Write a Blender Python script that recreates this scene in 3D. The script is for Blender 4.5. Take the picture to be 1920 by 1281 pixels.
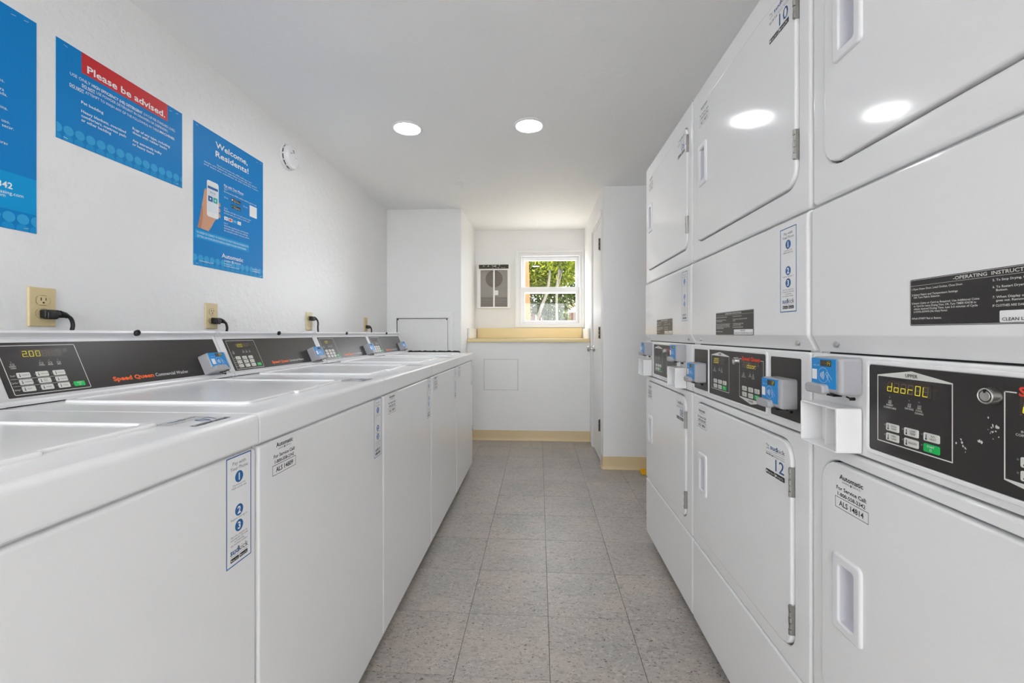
import bpy, bmesh, math, random
from mathutils import Vector, Matrix

# ------------------------------------------------------------------ clear
for o in list(bpy.data.objects):
    bpy.data.objects.remove(o, do_unlink=True)
sc = bpy.context.scene
C = sc.collection
random.seed(7)

# ------------------------------------------------------------------ camera
F_PX, YAW, CAM_H, HOR = 803.08, 0.0628, 1.0875, 625.74
cam = bpy.data.objects.new('camera', bpy.data.cameras.new('camera'))
C.objects.link(cam)
cam.location = (0, 0, CAM_H)
cam.rotation_euler = (math.pi / 2, 0, YAW)
cam.data.sensor_width = 36.0
cam.data.lens = F_PX / 1920 * 36.0
cam.data.shift_y = (HOR - 640.5) / 1920
cam.data.clip_start = 0.02
cam.data.clip_end = 200
sc.camera = cam

# ------------------------------------------------------------------ world, sun, exposure
world = bpy.data.worlds.new('world')
sc.world = world
world.use_nodes = True
bg = world.node_tree.nodes['Background']
bg.inputs['Color'].default_value = (0.93, 0.965, 1.0, 1)
bg.inputs['Strength'].default_value = 5.0

sun = bpy.data.objects.new('sun', bpy.data.lights.new('sun', 'SUN'))
C.objects.link(sun)
sun.data.energy = 6.0
sun.data.angle = 0.02
sun.data.color = (1.0, 0.98, 0.95)
sun.rotation_euler = (math.radians(46), 0, math.radians(62))   # high, from the right-hand side of the house

sc.view_settings.view_transform = 'Standard'
sc.view_settings.look = 'None'
sc.view_settings.gamma = 1.0
sc.view_settings.use_curve_mapping = False
sc.view_settings.exposure = 1.46
sc.cycles.max_bounces = 14
sc.cycles.diffuse_bounces = 9
sc.cycles.glossy_bounces = 5
sc.cycles.transparent_max_bounces = 16
sc.cycles.sample_clamp_indirect = 6.0
LAMP_L = 22.5          # radiance of every ceiling lamp

def portal(name, loc, rx, w, h):
    l = bpy.data.lights.new(name, 'AREA'); l.shape = 'RECTANGLE'; l.size = w; l.size_y = h
    l.cycles.is_portal = True
    o = bpy.data.objects.new(name, l); C.objects.link(o)
    o.location = loc; o.rotation_euler = (rx, 0, 0)
portal('window_daylight', (0.128, 5.03, 1.595), -math.pi / 2, 0.72, 0.83)        # sampling guides for the sky through the two openings
portal('added_rear_portal', (0.0, -3.10, 1.52), math.pi / 2, 2.3, 1.14)  # serves the added opening behind the camera

# ------------------------------------------------------------------ materials
def lin(c):
    c = c / 255.0
    return c / 12.92 if c <= 0.04045 else ((c + 0.055) / 1.055) ** 2.4

def rgb(r, g, b):
    return (lin(r), lin(g), lin(b), 1.0)

def mat(name, col, rough=0.5, metal=0.0, spec=0.5, emit=0.0, coat=0.0):
    m = bpy.data.materials.new(name)
    m.use_nodes = True
    b = m.node_tree.nodes['Principled BSDF']
    b.inputs['Base Color'].default_value = col
    b.inputs['Roughness'].default_value = rough
    b.inputs['Metallic'].default_value = metal
    b.inputs['Specular IOR Level'].default_value = spec
    if coat:
        b.inputs['Coat Weight'].default_value = coat
        b.inputs['Coat Roughness'].default_value = 0.06
    if emit:
        b.inputs['Emission Color'].default_value = col
        b.inputs['Emission Strength'].default_value = emit
    return m

def nodes(m):
    nt = m.node_tree
    return nt, nt.nodes, nt.links, nt.nodes['Principled BSDF']

def add_noise(m, scale, detail=4, dist=0.1, strength=0.3, vec_scale=(1, 1, 1), var=0.0, space='pos'):
    """fine relief (and a little tone variation) on a paint"""
    nt, N, L, B = nodes(m)
    geo = N.new('ShaderNodeNewGeometry')
    mp = N.new('ShaderNodeMapping'); mp.inputs['Scale'].default_value = vec_scale
    L.new(geo.outputs['Position'], mp.inputs['Vector'])
    no = N.new('ShaderNodeTexNoise'); no.inputs['Scale'].default_value = scale
    no.inputs['Detail'].default_value = detail
    L.new(mp.outputs['Vector'], no.inputs['Vector'])
    bp = N.new('ShaderNodeBump'); bp.inputs['Distance'].default_value = dist
    bp.inputs['Strength'].default_value = strength
    L.new(no.outputs['Fac'], bp.inputs['Height'])
    L.new(bp.outputs['Normal'], B.inputs['Normal'])
    if var:
        base = B.inputs['Base Color'].default_value[:]
        rp = N.new('ShaderNodeValToRGB')
        rp.color_ramp.elements[0].position = 0.3
        rp.color_ramp.elements[1].position = 0.7
        rp.color_ramp.elements[0].color = tuple(c * (1 - var) for c in base[:3]) + (1,)
        rp.color_ramp.elements[1].color = base
        n2 = N.new('ShaderNodeTexNoise'); n2.inputs['Scale'].default_value = scale * 0.06
        n2.inputs['Detail'].default_value = 5
        L.new(geo.outputs['Position'], n2.inputs['Vector'])
        L.new(n2.outputs['Fac'], rp.inputs['Fac'])
        L.new(rp.outputs['Color'], B.inputs['Base Color'])
    return m

M = {}
M['wall'] = add_noise(mat('wall_paint', (0.86, 0.86, 0.86, 1), 0.42), 55, 5, 0.004, 0.35, var=0.02)
M['wall_rough'] = add_noise(mat('wall_paint_rolled', (0.86, 0.86, 0.86, 1), 0.38), 30, 7, 0.008, 0.45, var=0.03)
M['ceiling'] = add_noise(mat('ceiling_paint', (0.92, 0.92, 0.92, 1), 0.6), 16, 6, 0.008, 0.3, var=0.02)
M['grime'] = add_noise(mat('grimy_paint', (0.76, 0.76, 0.75, 1), 0.5), 30, 4, 0.002, 0.3, var=0.25)
M['trim'] = mat('trim_paint', (0.86, 0.86, 0.86, 1), 0.3)
M['door'] = add_noise(mat('door_paint', (0.86, 0.86, 0.86, 1), 0.35), 40, 3, 0.001, 0.2)
M['enamel'] = mat('white_enamel', (0.84, 0.84, 0.845, 1), 0.09, spec=0.5)
M['enamel_wash'] = mat('washer_enamel', (0.84, 0.84, 0.845, 1), 0.2, spec=0.5)
M['enamel_top'] = mat('worktop_enamel', (0.84, 0.84, 0.845, 1), 0.2, spec=0.4)
M['plastic_white'] = mat('white_plastic', (0.80, 0.80, 0.82, 1), 0.28)
M['cup'] = mat('pale_cup_plastic', (0.66, 0.66, 0.72, 1), 0.25)
M['black_panel'] = mat('charcoal_overlay', rgb(48, 45, 44), 0.3, spec=0.45)
M['black'] = mat('black_rubber', rgb(22, 22, 23), 0.45)
M['blackgloss'] = mat('black_gloss', rgb(18, 18, 18), 0.2)
M['gap'] = mat('dark_gap', rgb(30, 30, 30), 0.8)
M['steel'] = mat('brushed_steel', (0.62, 0.61, 0.59, 1), 0.28, metal=1.0)
M['dark_steel'] = mat('dark_steel', (0.42, 0.41, 0.39, 1), 0.38, metal=1.0)
M['hinge_brown'] = mat('painted_hinge', rgb(112, 104, 92), 0.45, metal=0.6)
M['grey'] = mat('reader_grey', rgb(168, 168, 172), 0.4)
M['blue_face'] = mat('reader_blue', rgb(0, 140, 215), 0.35)
M['poster_blue'] = mat('poster_blue', rgb(0, 130, 204), 0.45, spec=0.2)
M['poster_band'] = mat('poster_band_blue', rgb(0, 156, 220), 0.45, spec=0.2)
M['poster_dot'] = mat('poster_dot_blue', rgb(52, 164, 220), 0.45, spec=0.2)
M['poster_dot2'] = mat('poster_dot_blue_low', rgb(20, 148, 212), 0.45, spec=0.2)
M['red'] = mat('print_red', rgb(205, 28, 36), 0.4)
M['white'] = mat('print_white', (0.86, 0.86, 0.86, 1), 0.4)
M['sticker'] = mat('sticker_white', (0.85, 0.85, 0.855, 1), 0.1)
M['ink'] = mat('print_black', rgb(28, 28, 30), 0.4)
M['ink_grey'] = mat('print_grey', rgb(120, 122, 126), 0.4)
M['ink_blue'] = mat('print_blue', rgb(20, 100, 165), 0.4)
M['ink_navy'] = mat('print_navy', rgb(40, 90, 140), 0.4)
M['orange'] = mat('print_orange', rgb(255, 104, 30), 0.4)
M['orange_red'] = mat('print_orange_red', rgb(240, 66, 40), 0.4)
M['green'] = mat('button_green', rgb(0, 190, 90), 0.35)
M['button'] = mat('button_white', rgb(222, 222, 216), 0.35)
M['display'] = mat('display_window', rgb(62, 54, 46), 0.25)
M['seg_off'] = mat('segment_off', rgb(104, 90, 80), 0.4)
M['seg_on'] = mat('segment_lit', rgb(214, 200, 40), 0.4, emit=0.25)
M['skin'] = mat('print_skin', rgb(214, 160, 128), 0.45)
M['skin2'] = mat('print_skin_shade', rgb(190, 132, 102), 0.45)
M['screen'] = mat('print_screen', rgb(226, 232, 238), 0.4)
M['teal'] = mat('print_teal', rgb(30, 176, 166), 0.4)
M['ivory'] = mat('ivory_plastic', rgb(216, 198, 152), 0.35)
M['ivory_dark'] = mat('slot_dark', rgb(52, 40, 24), 0.6)
M['laminate'] = mat('yellow_laminate', rgb(232, 210, 156), 0.3)
M['tan'] = add_noise(mat('tan_vinyl', rgb(222, 200, 158), 0.4), 60, 3, 0.001, 0.15, var=0.05)
M['yellow'] = mat('yellow_plastic', rgb(240, 184, 20), 0.4)
M['heater_mesh'] = mat('heater_mesh', rgb(164, 160, 154), 0.5)
M['heater_fan'] = mat('heater_fan', rgb(116, 106, 98), 0.5)
M['heater_slot'] = mat('heater_slot', rgb(58, 54, 40), 0.6)
M['staple'] = mat('staple_steel', (0.7, 0.7, 0.72, 1), 0.3, metal=1.0)
M['orange_wood'] = add_noise(mat('orange_wood', rgb(128, 72, 32), 0.7), 20, 4, 0.003, 0.4, (8, 8, 0.6), 0.15)
M['fence'] = add_noise(mat('fence_wood', rgb(84, 64, 54), 0.8), 12, 4, 0.004, 0.4, (6, 6, 0.6), 0.25)
M['bark'] = add_noise(mat('pale_bark', rgb(66, 62, 52), 0.8), 14, 5, 0.01, 0.5, var=0.2)
M['ground'] = add_noise(mat('outdoor_ground', rgb(176, 172, 160), 0.9), 4, 5, 0.02, 0.4, var=0.3)
M['concrete'] = add_noise(mat('pale_concrete', rgb(196, 192, 184), 0.9), 8, 4, 0.004, 0.3, var=0.08)
M['house'] = mat('house_wall', rgb(196, 174, 150), 0.8)
M['roof'] = mat('house_roof', rgb(190, 180, 174), 0.8)
M['exterior'] = mat('exterior_wall', rgb(200, 198, 190), 0.8)

# floor tile: mottled vinyl composition tile with streaky dark and light flecks
def make_tile_mat():
    m = mat('vinyl_tile', rgb(170, 164, 158), 0.33, spec=0.4)
    nt, N, L, B = nodes(m)
    geo = N.new('ShaderNodeNewGeometry')
    oi = N.new('ShaderNodeObjectInfo')
    comb = N.new('ShaderNodeVectorMath'); comb.operation = 'MULTIPLY_ADD'
    comb.inputs[1].default_value = (1, 1, 1)
    rnd = N.new('ShaderNodeCombineXYZ')
    mul = N.new('ShaderNodeMath'); mul.operation = 'MULTIPLY'; mul.inputs[1].default_value = 37.0
    L.new(oi.outputs['Random'], mul.inputs[0]); L.new(mul.outputs[0], rnd.inputs['Z'])
    L.new(geo.outputs['Position'], comb.inputs[0]); L.new(rnd.outputs[0], comb.inputs[2])
    def noise(scale, vs, detail, lo, hi):
        mp = N.new('ShaderNodeMapping'); mp.inputs['Scale'].default_value = vs
        L.new(comb.outputs[0], mp.inputs['Vector'])
        n = N.new('ShaderNodeTexNoise'); n.inputs['Scale'].default_value = scale
        n.inputs['Detail'].default_value = detail
        L.new(mp.outputs['Vector'], n.inputs['Vector'])
        r = N.new('ShaderNodeMapRange')
        r.inputs['From Min'].default_value = lo; r.inputs['From Max'].default_value = hi
        L.new(n.outputs['Fac'], r.inputs['Value'])
        return r.outputs[0]
    def mix(fac, a, b, mx=1.0):
        x = N.new('ShaderNodeMix'); x.data_type = 'RGBA'
        if mx != 1.0:
            k = N.new('ShaderNodeMath'); k.operation = 'MULTIPLY'; k.inputs[1].default_value = mx
            L.new(fac, k.inputs[0]); fac = k.outputs[0]
        L.new(fac, x.inputs['Factor'])
        if isinstance(a, tuple): x.inputs['A'].default_value = a
        else: L.new(a, x.inputs['A'])
        if isinstance(b, tuple): x.inputs['B'].default_value = b
        else: L.new(b, x.inputs['B'])
        return x.outputs['Result']
    base = mix(noise(5, (1, 1, 1), 4, 0.35, 0.65), rgb(164, 161, 157), rgb(179, 170, 163))
    c = mix(noise(34, (1, 1.7, 1), 3, 0.52, 0.66), base, rgb(150, 145, 140), 0.7)
    c = mix(noise(60, (1, 1.6, 1), 2, 0.57, 0.66), c, rgb(196, 190, 182), 0.6)
    c = mix(noise(75, (1, 2.3, 1), 2, 0.64, 0.68), c, rgb(90, 86, 82), 0.9)
    c = mix(noise(130, (1, 2.0, 1), 1, 0.66, 0.72), c, rgb(84, 80, 78), 0.7)
    # each tile a hair lighter or darker
    hv = N.new('ShaderNodeHueSaturation')
    mr = N.new('ShaderNodeMapRange'); mr.inputs['To Min'].default_value = 0.96; mr.inputs['To Max'].default_value = 1.04
    L.new(oi.outputs['Random'], mr.inputs['Value']); L.new(mr.outputs[0], hv.inputs['Value'])
    L.new(c, hv.inputs['Color']); L.new(hv.outputs['Color'], B.inputs['Base Color'])
    bp = N.new('ShaderNodeBump'); bp.inputs['Distance'].default_value = 0.0015; bp.inputs['Strength'].default_value = 0.25
    n = N.new('ShaderNodeTexNoise'); n.inputs['Scale'].default_value = 9
    L.new(geo.outputs['Position'], n.inputs['Vector']); L.new(n.outputs['Fac'], bp.inputs['Height'])
    L.new(bp.outputs['Normal'], B.inputs['Normal'])
    return m
M['tile'] = make_tile_mat()
M['grout'] = mat('tile_joint', rgb(70, 62, 56), 0.8)

def make_glass():
    m = bpy.data.materials.new('window_glass'); m.use_nodes = True
    nt = m.node_tree; N = nt.nodes; L = nt.links
    N.remove(N['Principled BSDF'])
    out = N['Material Output']
    t = N.new('ShaderNodeBsdfTransparent'); g = N.new('ShaderNodeBsdfGlossy')
    g.inputs['Roughness'].default_value = 0.02
    mx = N.new('ShaderNodeMixShader'); mx.inputs['Fac'].default_value = 0.02
    L.new(t.outputs[0], mx.inputs[1]); L.new(g.outputs[0], mx.inputs[2]); L.new(mx.outputs[0], out.inputs['Surface'])
    return m
M['glass'] = make_glass()

def make_leaf(name, c1, c2, c3):
    m = bpy.data.materials.new(name); m.use_nodes = True
    nt = m.node_tree; N = nt.nodes; L = nt.links
    N.remove(N['Principled BSDF']); out = N['Material Output']
    geo = N.new('ShaderNodeNewGeometry')
    rp = N.new('ShaderNodeValToRGB')
    e = rp.color_ramp.elements
    e[0].position = 0.0; e[0].color = c1; e[1].position = 1.0; e[1].color = c3
    x = e.new(0.5); x.color = c2
    L.new(geo.outputs['Random Per Island'], rp.inputs['Fac'])
    d = N.new('ShaderNodeBsdfDiffuse'); t = N.new('ShaderNodeBsdfTranslucent')
    L.new(rp.outputs['Color'], d.inputs['Color']); L.new(rp.outputs['Color'], t.inputs['Color'])
    mx = N.new('ShaderNodeMixShader'); mx.inputs['Fac'].default_value = 0.45
    L.new(d.outputs[0], mx.inputs[1]); L.new(t.outputs[0], mx.inputs[2]); L.new(mx.outputs[0], out.inputs['Surface'])
    return m
M['leaf'] = make_leaf('leaf_green', rgb(42, 54, 18), rgb(80, 92, 30), rgb(122, 124, 46))
M['leaf_dark'] = make_leaf('leaf_olive', rgb(32, 42, 20), rgb(52, 64, 30), rgb(76, 84, 42))

M['lamp'] = bpy.data.materials.new('lamp_diffuser')
M['lamp'].use_nodes = True
_n = M['lamp'].node_tree.nodes; _n.remove(_n['Principled BSDF'])
_e = _n.new('ShaderNodeEmission'); _e.inputs['Strength'].default_value = LAMP_L
_e.inputs['Color'].default_value = (0.98, 0.99, 1.0, 1)
M['lamp'].node_tree.links.new(_e.outputs[0], _n['Material Output'].inputs['Surface'])

# ------------------------------------------------------------------ mesh builder
def FRONT(a, b, c):      # a right, b up, c towards the viewer
    return (a, -c, b)

def TOP(a, b, c):        # a right, b away, c up
    return (a, b, c)

def rr(a0, a1, b0, b1, r, n=5):
    r = max(min(r, (a1 - a0) / 2 - 1e-5, (b1 - b0) / 2 - 1e-5), 1e-5)
    pts = []
    for cx, cy, s in ((a1 - r, b1 - r, 0), (a0 + r, b1 - r, 1), (a0 + r, b0 + r, 2), (a1 - r, b0 + r, 3)):
        for k in range(n + 1):
            t = (s + k / n) * math.pi / 2
            pts.append((cx + r * math.cos(t), cy + r * math.sin(t)))
    return pts

def weighted_normals(me, ang):
    """area-weighted smooth normals: flat faces stay flat, rolled edges stay smooth"""
    bm = bmesh.new(); bm.from_mesh(me)
    bmesh.ops.recalc_face_normals(bm, faces=bm.faces[:])
    bm.to_mesh(me); bm.free(); me.update()
    me.polygons.foreach_set('use_smooth', [True] * len(me.polygons))
    ct = math.cos(math.radians(ang))
    N = [p.normal.copy() for p in me.polygons]; A = [p.area for p in me.polygons]
    vf = [[] for _ in me.vertices]
    for p in me.polygons:
        for v in p.vertices: vf[v].append(p.index)
    out = []
    for p in me.polygons:
        n0 = N[p.index]
        for v in p.vertices:
            a = Vector((0, 0, 0))
            for q in vf[v]:
                if N[q].dot(n0) > ct: a += N[q] * A[q]
            out.append(a.normalized() if a.length > 1e-12 else n0)
    me.normals_split_custom_set(out)

class MB:
    def __init__(self):
        self.v = []; self.f = []; self.m = []

    def add(self, v, f, mi=0):
        o = len(self.v)
        self.v += [tuple(p) for p in v]
        self.f += [tuple(i + o for i in q) for q in f]
        self.m += [mi] * len(f)

    def box(self, x0, x1, y0, y1, z0, z1, b=0.0, mi=0, seg=2):
        bm = bmesh.new()
        bmesh.ops.create_cube(bm, size=1.0)
        for w in bm.verts:
            w.co = ((x0 + x1) / 2 + w.co.x * (x1 - x0), (y0 + y1) / 2 + w.co.y * (y1 - y0), (z0 + z1) / 2 + w.co.z * (z1 - z0))
        if b > 0:
            bmesh.ops.bevel(bm, geom=bm.edges[:], offset=b, segments=seg, affect='EDGES', profile=0.5)
        self.frombm(bm, mi)

    def frombm(self, bm, mi=0):
        bm.verts.index_update()
        self.add([w.co[:] for w in bm.verts], [[w.index for w in q.verts] for q in bm.faces], mi)
        bm.free()

    def loops(self, ls, mi=0, cap0=False, cap1=False, closed=True):
        n = len(ls[0]); v = [p for l in ls for p in l]; f = []
        for k in range(len(ls) - 1):
            for i in range(n if closed else n - 1):
                j = (i + 1) % n
                f.append((k * n + i, k * n + j, (k + 1) * n + j, (k + 1) * n + i))
        if cap0: f.append(tuple(range(n - 1, -1, -1)))
        if cap1: f.append(tuple((len(ls) - 1) * n + i for i in range(n)))
        self.add(v, f, mi)

    def plate(self, a0, a1, b0, b1, r, cf, cb, e=0.0, T=FRONT, mi=0, n=5, es=3):
        """rounded plate from back cb to front cf (c grows to the viewer), front edge radius e"""
        prof = [(0.0, cb)]
        if e > 0:
            for k in range(es + 1):
                t = k / es * math.pi / 2
                prof.append((e * (1 - math.cos(t)), cf - e + e * math.sin(t)))
        else:
            prof.append((0.0, cf))
        ls = [[T(x, y, c) for x, y in rr(a0 + d, a1 - d, b0 + d, b1 - d, r - d, n)] for d, c in prof]
        self.loops(ls, mi, cap0=True, cap1=True)

    def ringplate(self, o, ro, h, rh, cf, cb, e=0.0, eh=0.0, T=FRONT, mi=0, n=5, es=3, cbh=None):
        """rounded plate o=(a0,a1,b0,b1) with a rounded hole h"""
        if cbh is None: cbh = cb
        prof = []
        def lo(d, c): return [T(x, y, c) for x, y in rr(o[0] + d, o[1] - d, o[2] + d, o[3] - d, ro - d, n)]
        def li(d, c): return [T(x, y, c) for x, y in rr(h[0] - d, h[1] + d, h[2] - d, h[3] + d, rh + d, n)]
        ls = [lo(0, cb)]
        if e > 0:
            for k in range(es + 1):
                t = k / es * math.pi / 2
                ls.append(lo(e * (1 - math.cos(t)), cf - e + e * math.sin(t)))
        else:
            ls.append(lo(0, cf))
        if eh > 0:
            for k in range(es + 1):
                t = k / es * math.pi / 2
                ls.append(li(eh * (1 - math.sin(t)), cf - eh + eh * math.cos(t)))
        else:
            ls.append(li(0, cf))
        ls.append(li(0, cbh))
        self.loops(ls, mi)

    def prism(self, prof, x0, x1, mi=0):
        """profile in (y, z) extruded along x"""
        self.loops([[(x0, y, z) for y, z in prof], [(x1, y, z) for y, z in prof]], mi, True, True)

    def bprism(self, prof, x0, x1, b, mi=0, seg=2):
        bm = bmesh.new()
        A = [bm.verts.new((x0, y, z)) for y, z in prof]
        B = [bm.verts.new((x1, y, z)) for y, z in prof]
        n = len(prof)
        bm.faces.new(A); bm.faces.new(B[::-1])
        for i in range(n):
            j = (i + 1) % n
            bm.faces.new((A[j], A[i], B[i], B[j]))
        bmesh.ops.recalc_face_normals(bm, faces=bm.faces[:])
        bmesh.ops.bevel(bm, geom=bm.edges[:], offset=b, segments=seg, affect='EDGES', profile=0.5)
        self.frombm(bm, mi)

    def tube(self, pts, r, n=10, mi=0, caps=True):
        pts = [Vector(p) for p in pts]
        rs = r if isinstance(r, (list, tuple)) else [r] * len(pts)
        ls = []; up = Vector((0, 0, 1))
        t0 = (pts[1] - pts[0]).normalized()
        a = t0.orthogonal().normalized()
        for i, p in enumerate(pts):
            t = (pts[min(i + 1, len(pts) - 1)] - pts[max(i - 1, 0)]).normalized()
            a = (a - t * a.dot(t)).normalized(); b = t.cross(a)
            ls.append([tuple(p + (a * math.cos(2 * math.pi * k / n) + b * math.sin(2 * math.pi * k / n)) * rs[i]) for k in range(n)])
        self.loops(ls, mi, caps, caps)

    def lathe(self, prof, o, T=FRONT, n=24, mi=0, cap0=True, cap1=True):
        """profile (radius, c) about an axis through o=(a,b) towards the viewer of T"""
        ls = [[T(o[0] + r * math.cos(2 * math.pi * k / n), o[1] + r * math.sin(2 * math.pi * k / n), c) for k in range(n)] for r, c in prof]
        self.loops(ls, mi, cap0, cap1)

    def mesh(self, name, mats, ang=35):
        me = bpy.data.meshes.new(name)
        me.from_pydata(self.v, [], self.f)
        for m in mats: me.materials.append(m)
        if len(mats) > 1: me.polygons.foreach_set('material_index', self.m)
        me.update()
        if ang:
            weighted_normals(me, ang)
        return me

def mats_of(k):
    return [M[x] for x in (k if isinstance(k, (list, tuple)) else [k])]

def obj(name, mb, mk, parent=None, loc=None, rot=None, label=None, ang=35):
    me = mb if isinstance(mb, bpy.types.Mesh) else mb.mesh(name, mats_of(mk), ang)
    o = bpy.data.objects.new(name, me)
    C.objects.link(o)
    if parent: o.parent = parent
    if loc: o.location = loc
    if rot: o.rotation_euler = rot
    if label: o['label'] = label
    return o

CACHE = {}
def part(key, name, fn, mk, parent, loc=None, rot=None, label=None, ang=35):
    """a part whose mesh is shared by every part of the same key"""
    if key not in CACHE:
        mb = MB() if not mk == 'PRINT' else None
        if mb is not None:
            fn(mb); CACHE[key] = mb.mesh(name, mats_of(mk), ang)
        else:
            p = Print(); fn(p); CACHE[key] = p.mesh(name)
    return obj(name, CACHE[key], None, parent, loc, rot, label)

def tag(o, label, cat, group=None):
    o['label'] = label; o['category'] = cat
    if group: o['group'] = group
    return o

def thing(name, label, cat, loc=(0, 0, 0), rotz=0.0, group=None):
    o = bpy.data.objects.new(name, None)
    C.objects.link(o); o.empty_display_size = 0.1
    o.location = loc; o.rotation_euler = (0, 0, rotz)
    return tag(o, label, cat, group)

def struct(name, mb, mk, parent=None, ang=35):
    o = obj(name, mb, mk, parent, ang=ang)
    if not parent: o['kind'] = 'structure'
    return o

# ------------------------------------------------------------------ flat print (lettering, marks) as thin geometry
TXT = {}
def text_mesh(s, bold):
    k = (s, bold)
    if k in TXT: return TXT[k]
    cu = bpy.data.curves.new('t', 'FONT')
    cu.body = s; cu.size = 1.0; cu.resolution_u = 2; cu.offset = bold
    ob = bpy.data.objects.new('t', cu)
    me = bpy.data.meshes.new_from_object(ob)
    v = [(w.co.x, w.co.y) for w in me.vertices]
    f = [tuple(p.vertices) for p in me.polygons]
    bpy.data.objects.remove(ob); bpy.data.curves.remove(cu); bpy.data.meshes.remove(me)
    TXT[k] = (v, f)
    return TXT[k]

SEG = {'0': 'abcdef', '1': 'bc', '2': 'abged', '3': 'abgcd', '4': 'fgbc', '5': 'afgcd', '6': 'afgedc', '7': 'abc', '8': 'abcdefg', '9': 'abcdfg',
       'd': 'bcdeg', 'o': 'cdeg', 'r': 'eg', 'O': 'abcdef', 'L': 'fed', 'E': 'afged', 'n': 'ceg', 'P': 'abefg', ' ': '', '.': ''}

class Print:
    """flat shapes laid on a surface; T maps (a right, b up, c outward)"""
    def __init__(self, T=FRONT):
        self.T = T; self.mb = MB(); self.keys = []

    def mi(self, k):
        if k not in self.keys: self.keys.append(k)
        return self.keys.index(k)

    def poly(self, pts, k, c=0.0003):
        self.mb.add([self.T(x, y, c) for x, y in pts], [tuple(range(len(pts)))], self.mi(k))

    def rect(self, a0, a1, b0, b1, k, c=0.0003, r=0.0):
        self.poly(rr(a0, a1, b0, b1, r, 3) if r else [(a0, b0), (a1, b0), (a1, b1), (a0, b1)], k, c)

    def frame(self, a0, a1, b0, b1, w, k, c=0.0003, r=0.0):
        o = rr(a0, a1, b0, b1, max(r, 1e-4), 3); i = rr(a0 + w, a1 - w, b0 + w, b1 - w, max(r - w, 1e-4), 3)
        n = len(o)
        self.mb.add([self.T(x, y, c) for x, y in o + i], [(q, (q + 1) % n, n + (q + 1) % n, n + q) for q in range(n)], self.mi(k))

    def disc(self, a, b, r, k, c=0.0003, n=20, clip=None):
        pts = [(a + r * math.cos(2 * math.pi * q / n), b + r * math.sin(2 * math.pi * q / n)) for q in range(n)]
        if clip: pts = [(min(max(x, clip[0]), clip[1]), min(max(y, clip[2]), clip[3])) for x, y in pts]
        self.poly(pts, k, c)

    def arc(self, a, b, r, w, t0, t1, k, c=0.0003, n=14):
        for q in range(n):
            u, v = t0 + (t1 - t0) * q / n, t0 + (t1 - t0) * (q + 1) / n
            self.poly([(a + (r - w / 2) * math.cos(u), b + (r - w / 2) * math.sin(u)), (a + (r + w / 2) * math.cos(u), b + (r + w / 2) * math.sin(u)),
                       (a + (r + w / 2) * math.cos(v), b + (r + w / 2) * math.sin(v)), (a + (r - w / 2) * math.cos(v), b + (r - w / 2) * math.sin(v))], k, c)

    def line(self, a0, b0, a1, b1, w, k, c=0.0003):
        d = math.hypot(a1 - a0, b1 - b0); nx, ny = -(b1 - b0) / d * w / 2, (a1 - a0) / d * w / 2
        self.poly([(a0 - nx, b0 - ny), (a1 - nx, b1 - ny), (a1 + nx, b1 + ny), (a0 + nx, b0 + ny)], k, c)

    def text(self, s, a, b, cap, k, w=None, al='l', bold=0.0, c=0.0005):
        """baseline b, cap height cap; w stretches to a width"""
        v, f = text_mesh(s, bold)
        if not v: return
        x0 = min(p[0] for p in v); x1 = max(p[0] for p in v)
        sy = cap / 0.70
        sx = sy if w is None else w / max(x1 - x0, 1e-6)
        W_ = (x1 - x0) * sx
        off = a - (0 if al == 'l' else W_ / 2 if al == 'c' else W_)
        self.mb.add([self.T(off + (x - x0) * sx, b + y * sy, c) for x, y in v], f, self.mi(k))

    def seg(self, s, a, b, w, h, pitch, c=0.0006, off=True, slant=0.1):
        """seven-segment digits"""
        t = w * 0.13
        S = {'a': (0, h, w, h), 'g': (0, h / 2, w, h / 2), 'd': (0, 0, w, 0), 'f': (0, h / 2, 0, h), 'b': (w, h / 2, w, h), 'e': (0, 0, 0, h / 2), 'c': (w, 0, w, h / 2)}
        i = 0
        for ch in s:
            if ch == '.':
                self.disc(a + (i - 1) * pitch + w * 1.25, b, t * 0.8, 'seg_on', c, 8); continue
            on = SEG.get(ch, '')
            for q, (x0, y0, x1, y1) in S.items():
                lit = q in on
                if not lit and not off: continue
                self.line(a + i * pitch + x0 + y0 * slant, b + y0, a + i * pitch + x1 + y1 * slant, b + y1, t, 'seg_on' if lit else 'seg_off', c + (0.0002 if lit else 0))
            i += 1

    def mesh(self, name):
        return self.mb.mesh(name, [M[k] for k in self.keys] or [M['ink']], ang=0)

def pobj(name, fn, parent, T=FRONT, loc=None, rot=None):
    p = Print(T); fn(p)
    return obj(name, p.mesh(name), None, parent, loc, rot)

# ------------------------------------------------------------------ dimensions of the room
H = 2.272                    # ceiling
LW, RW = -1.4525, 1.40       # left wall, right wall behind the dryers
YC, XC = 4.01, -0.733        # closet face and its side
YL, YB = 4.36, 4.90          # low wall under the ledge, wall with the window
YR, XD = 3.48, 0.515         # wall end beside the dryers, wall with the door
Y0 = -3.00                   # wall behind the camera
LEFT_ROT, RIGHT_ROT = math.pi / 2, -math.pi / 2

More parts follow.
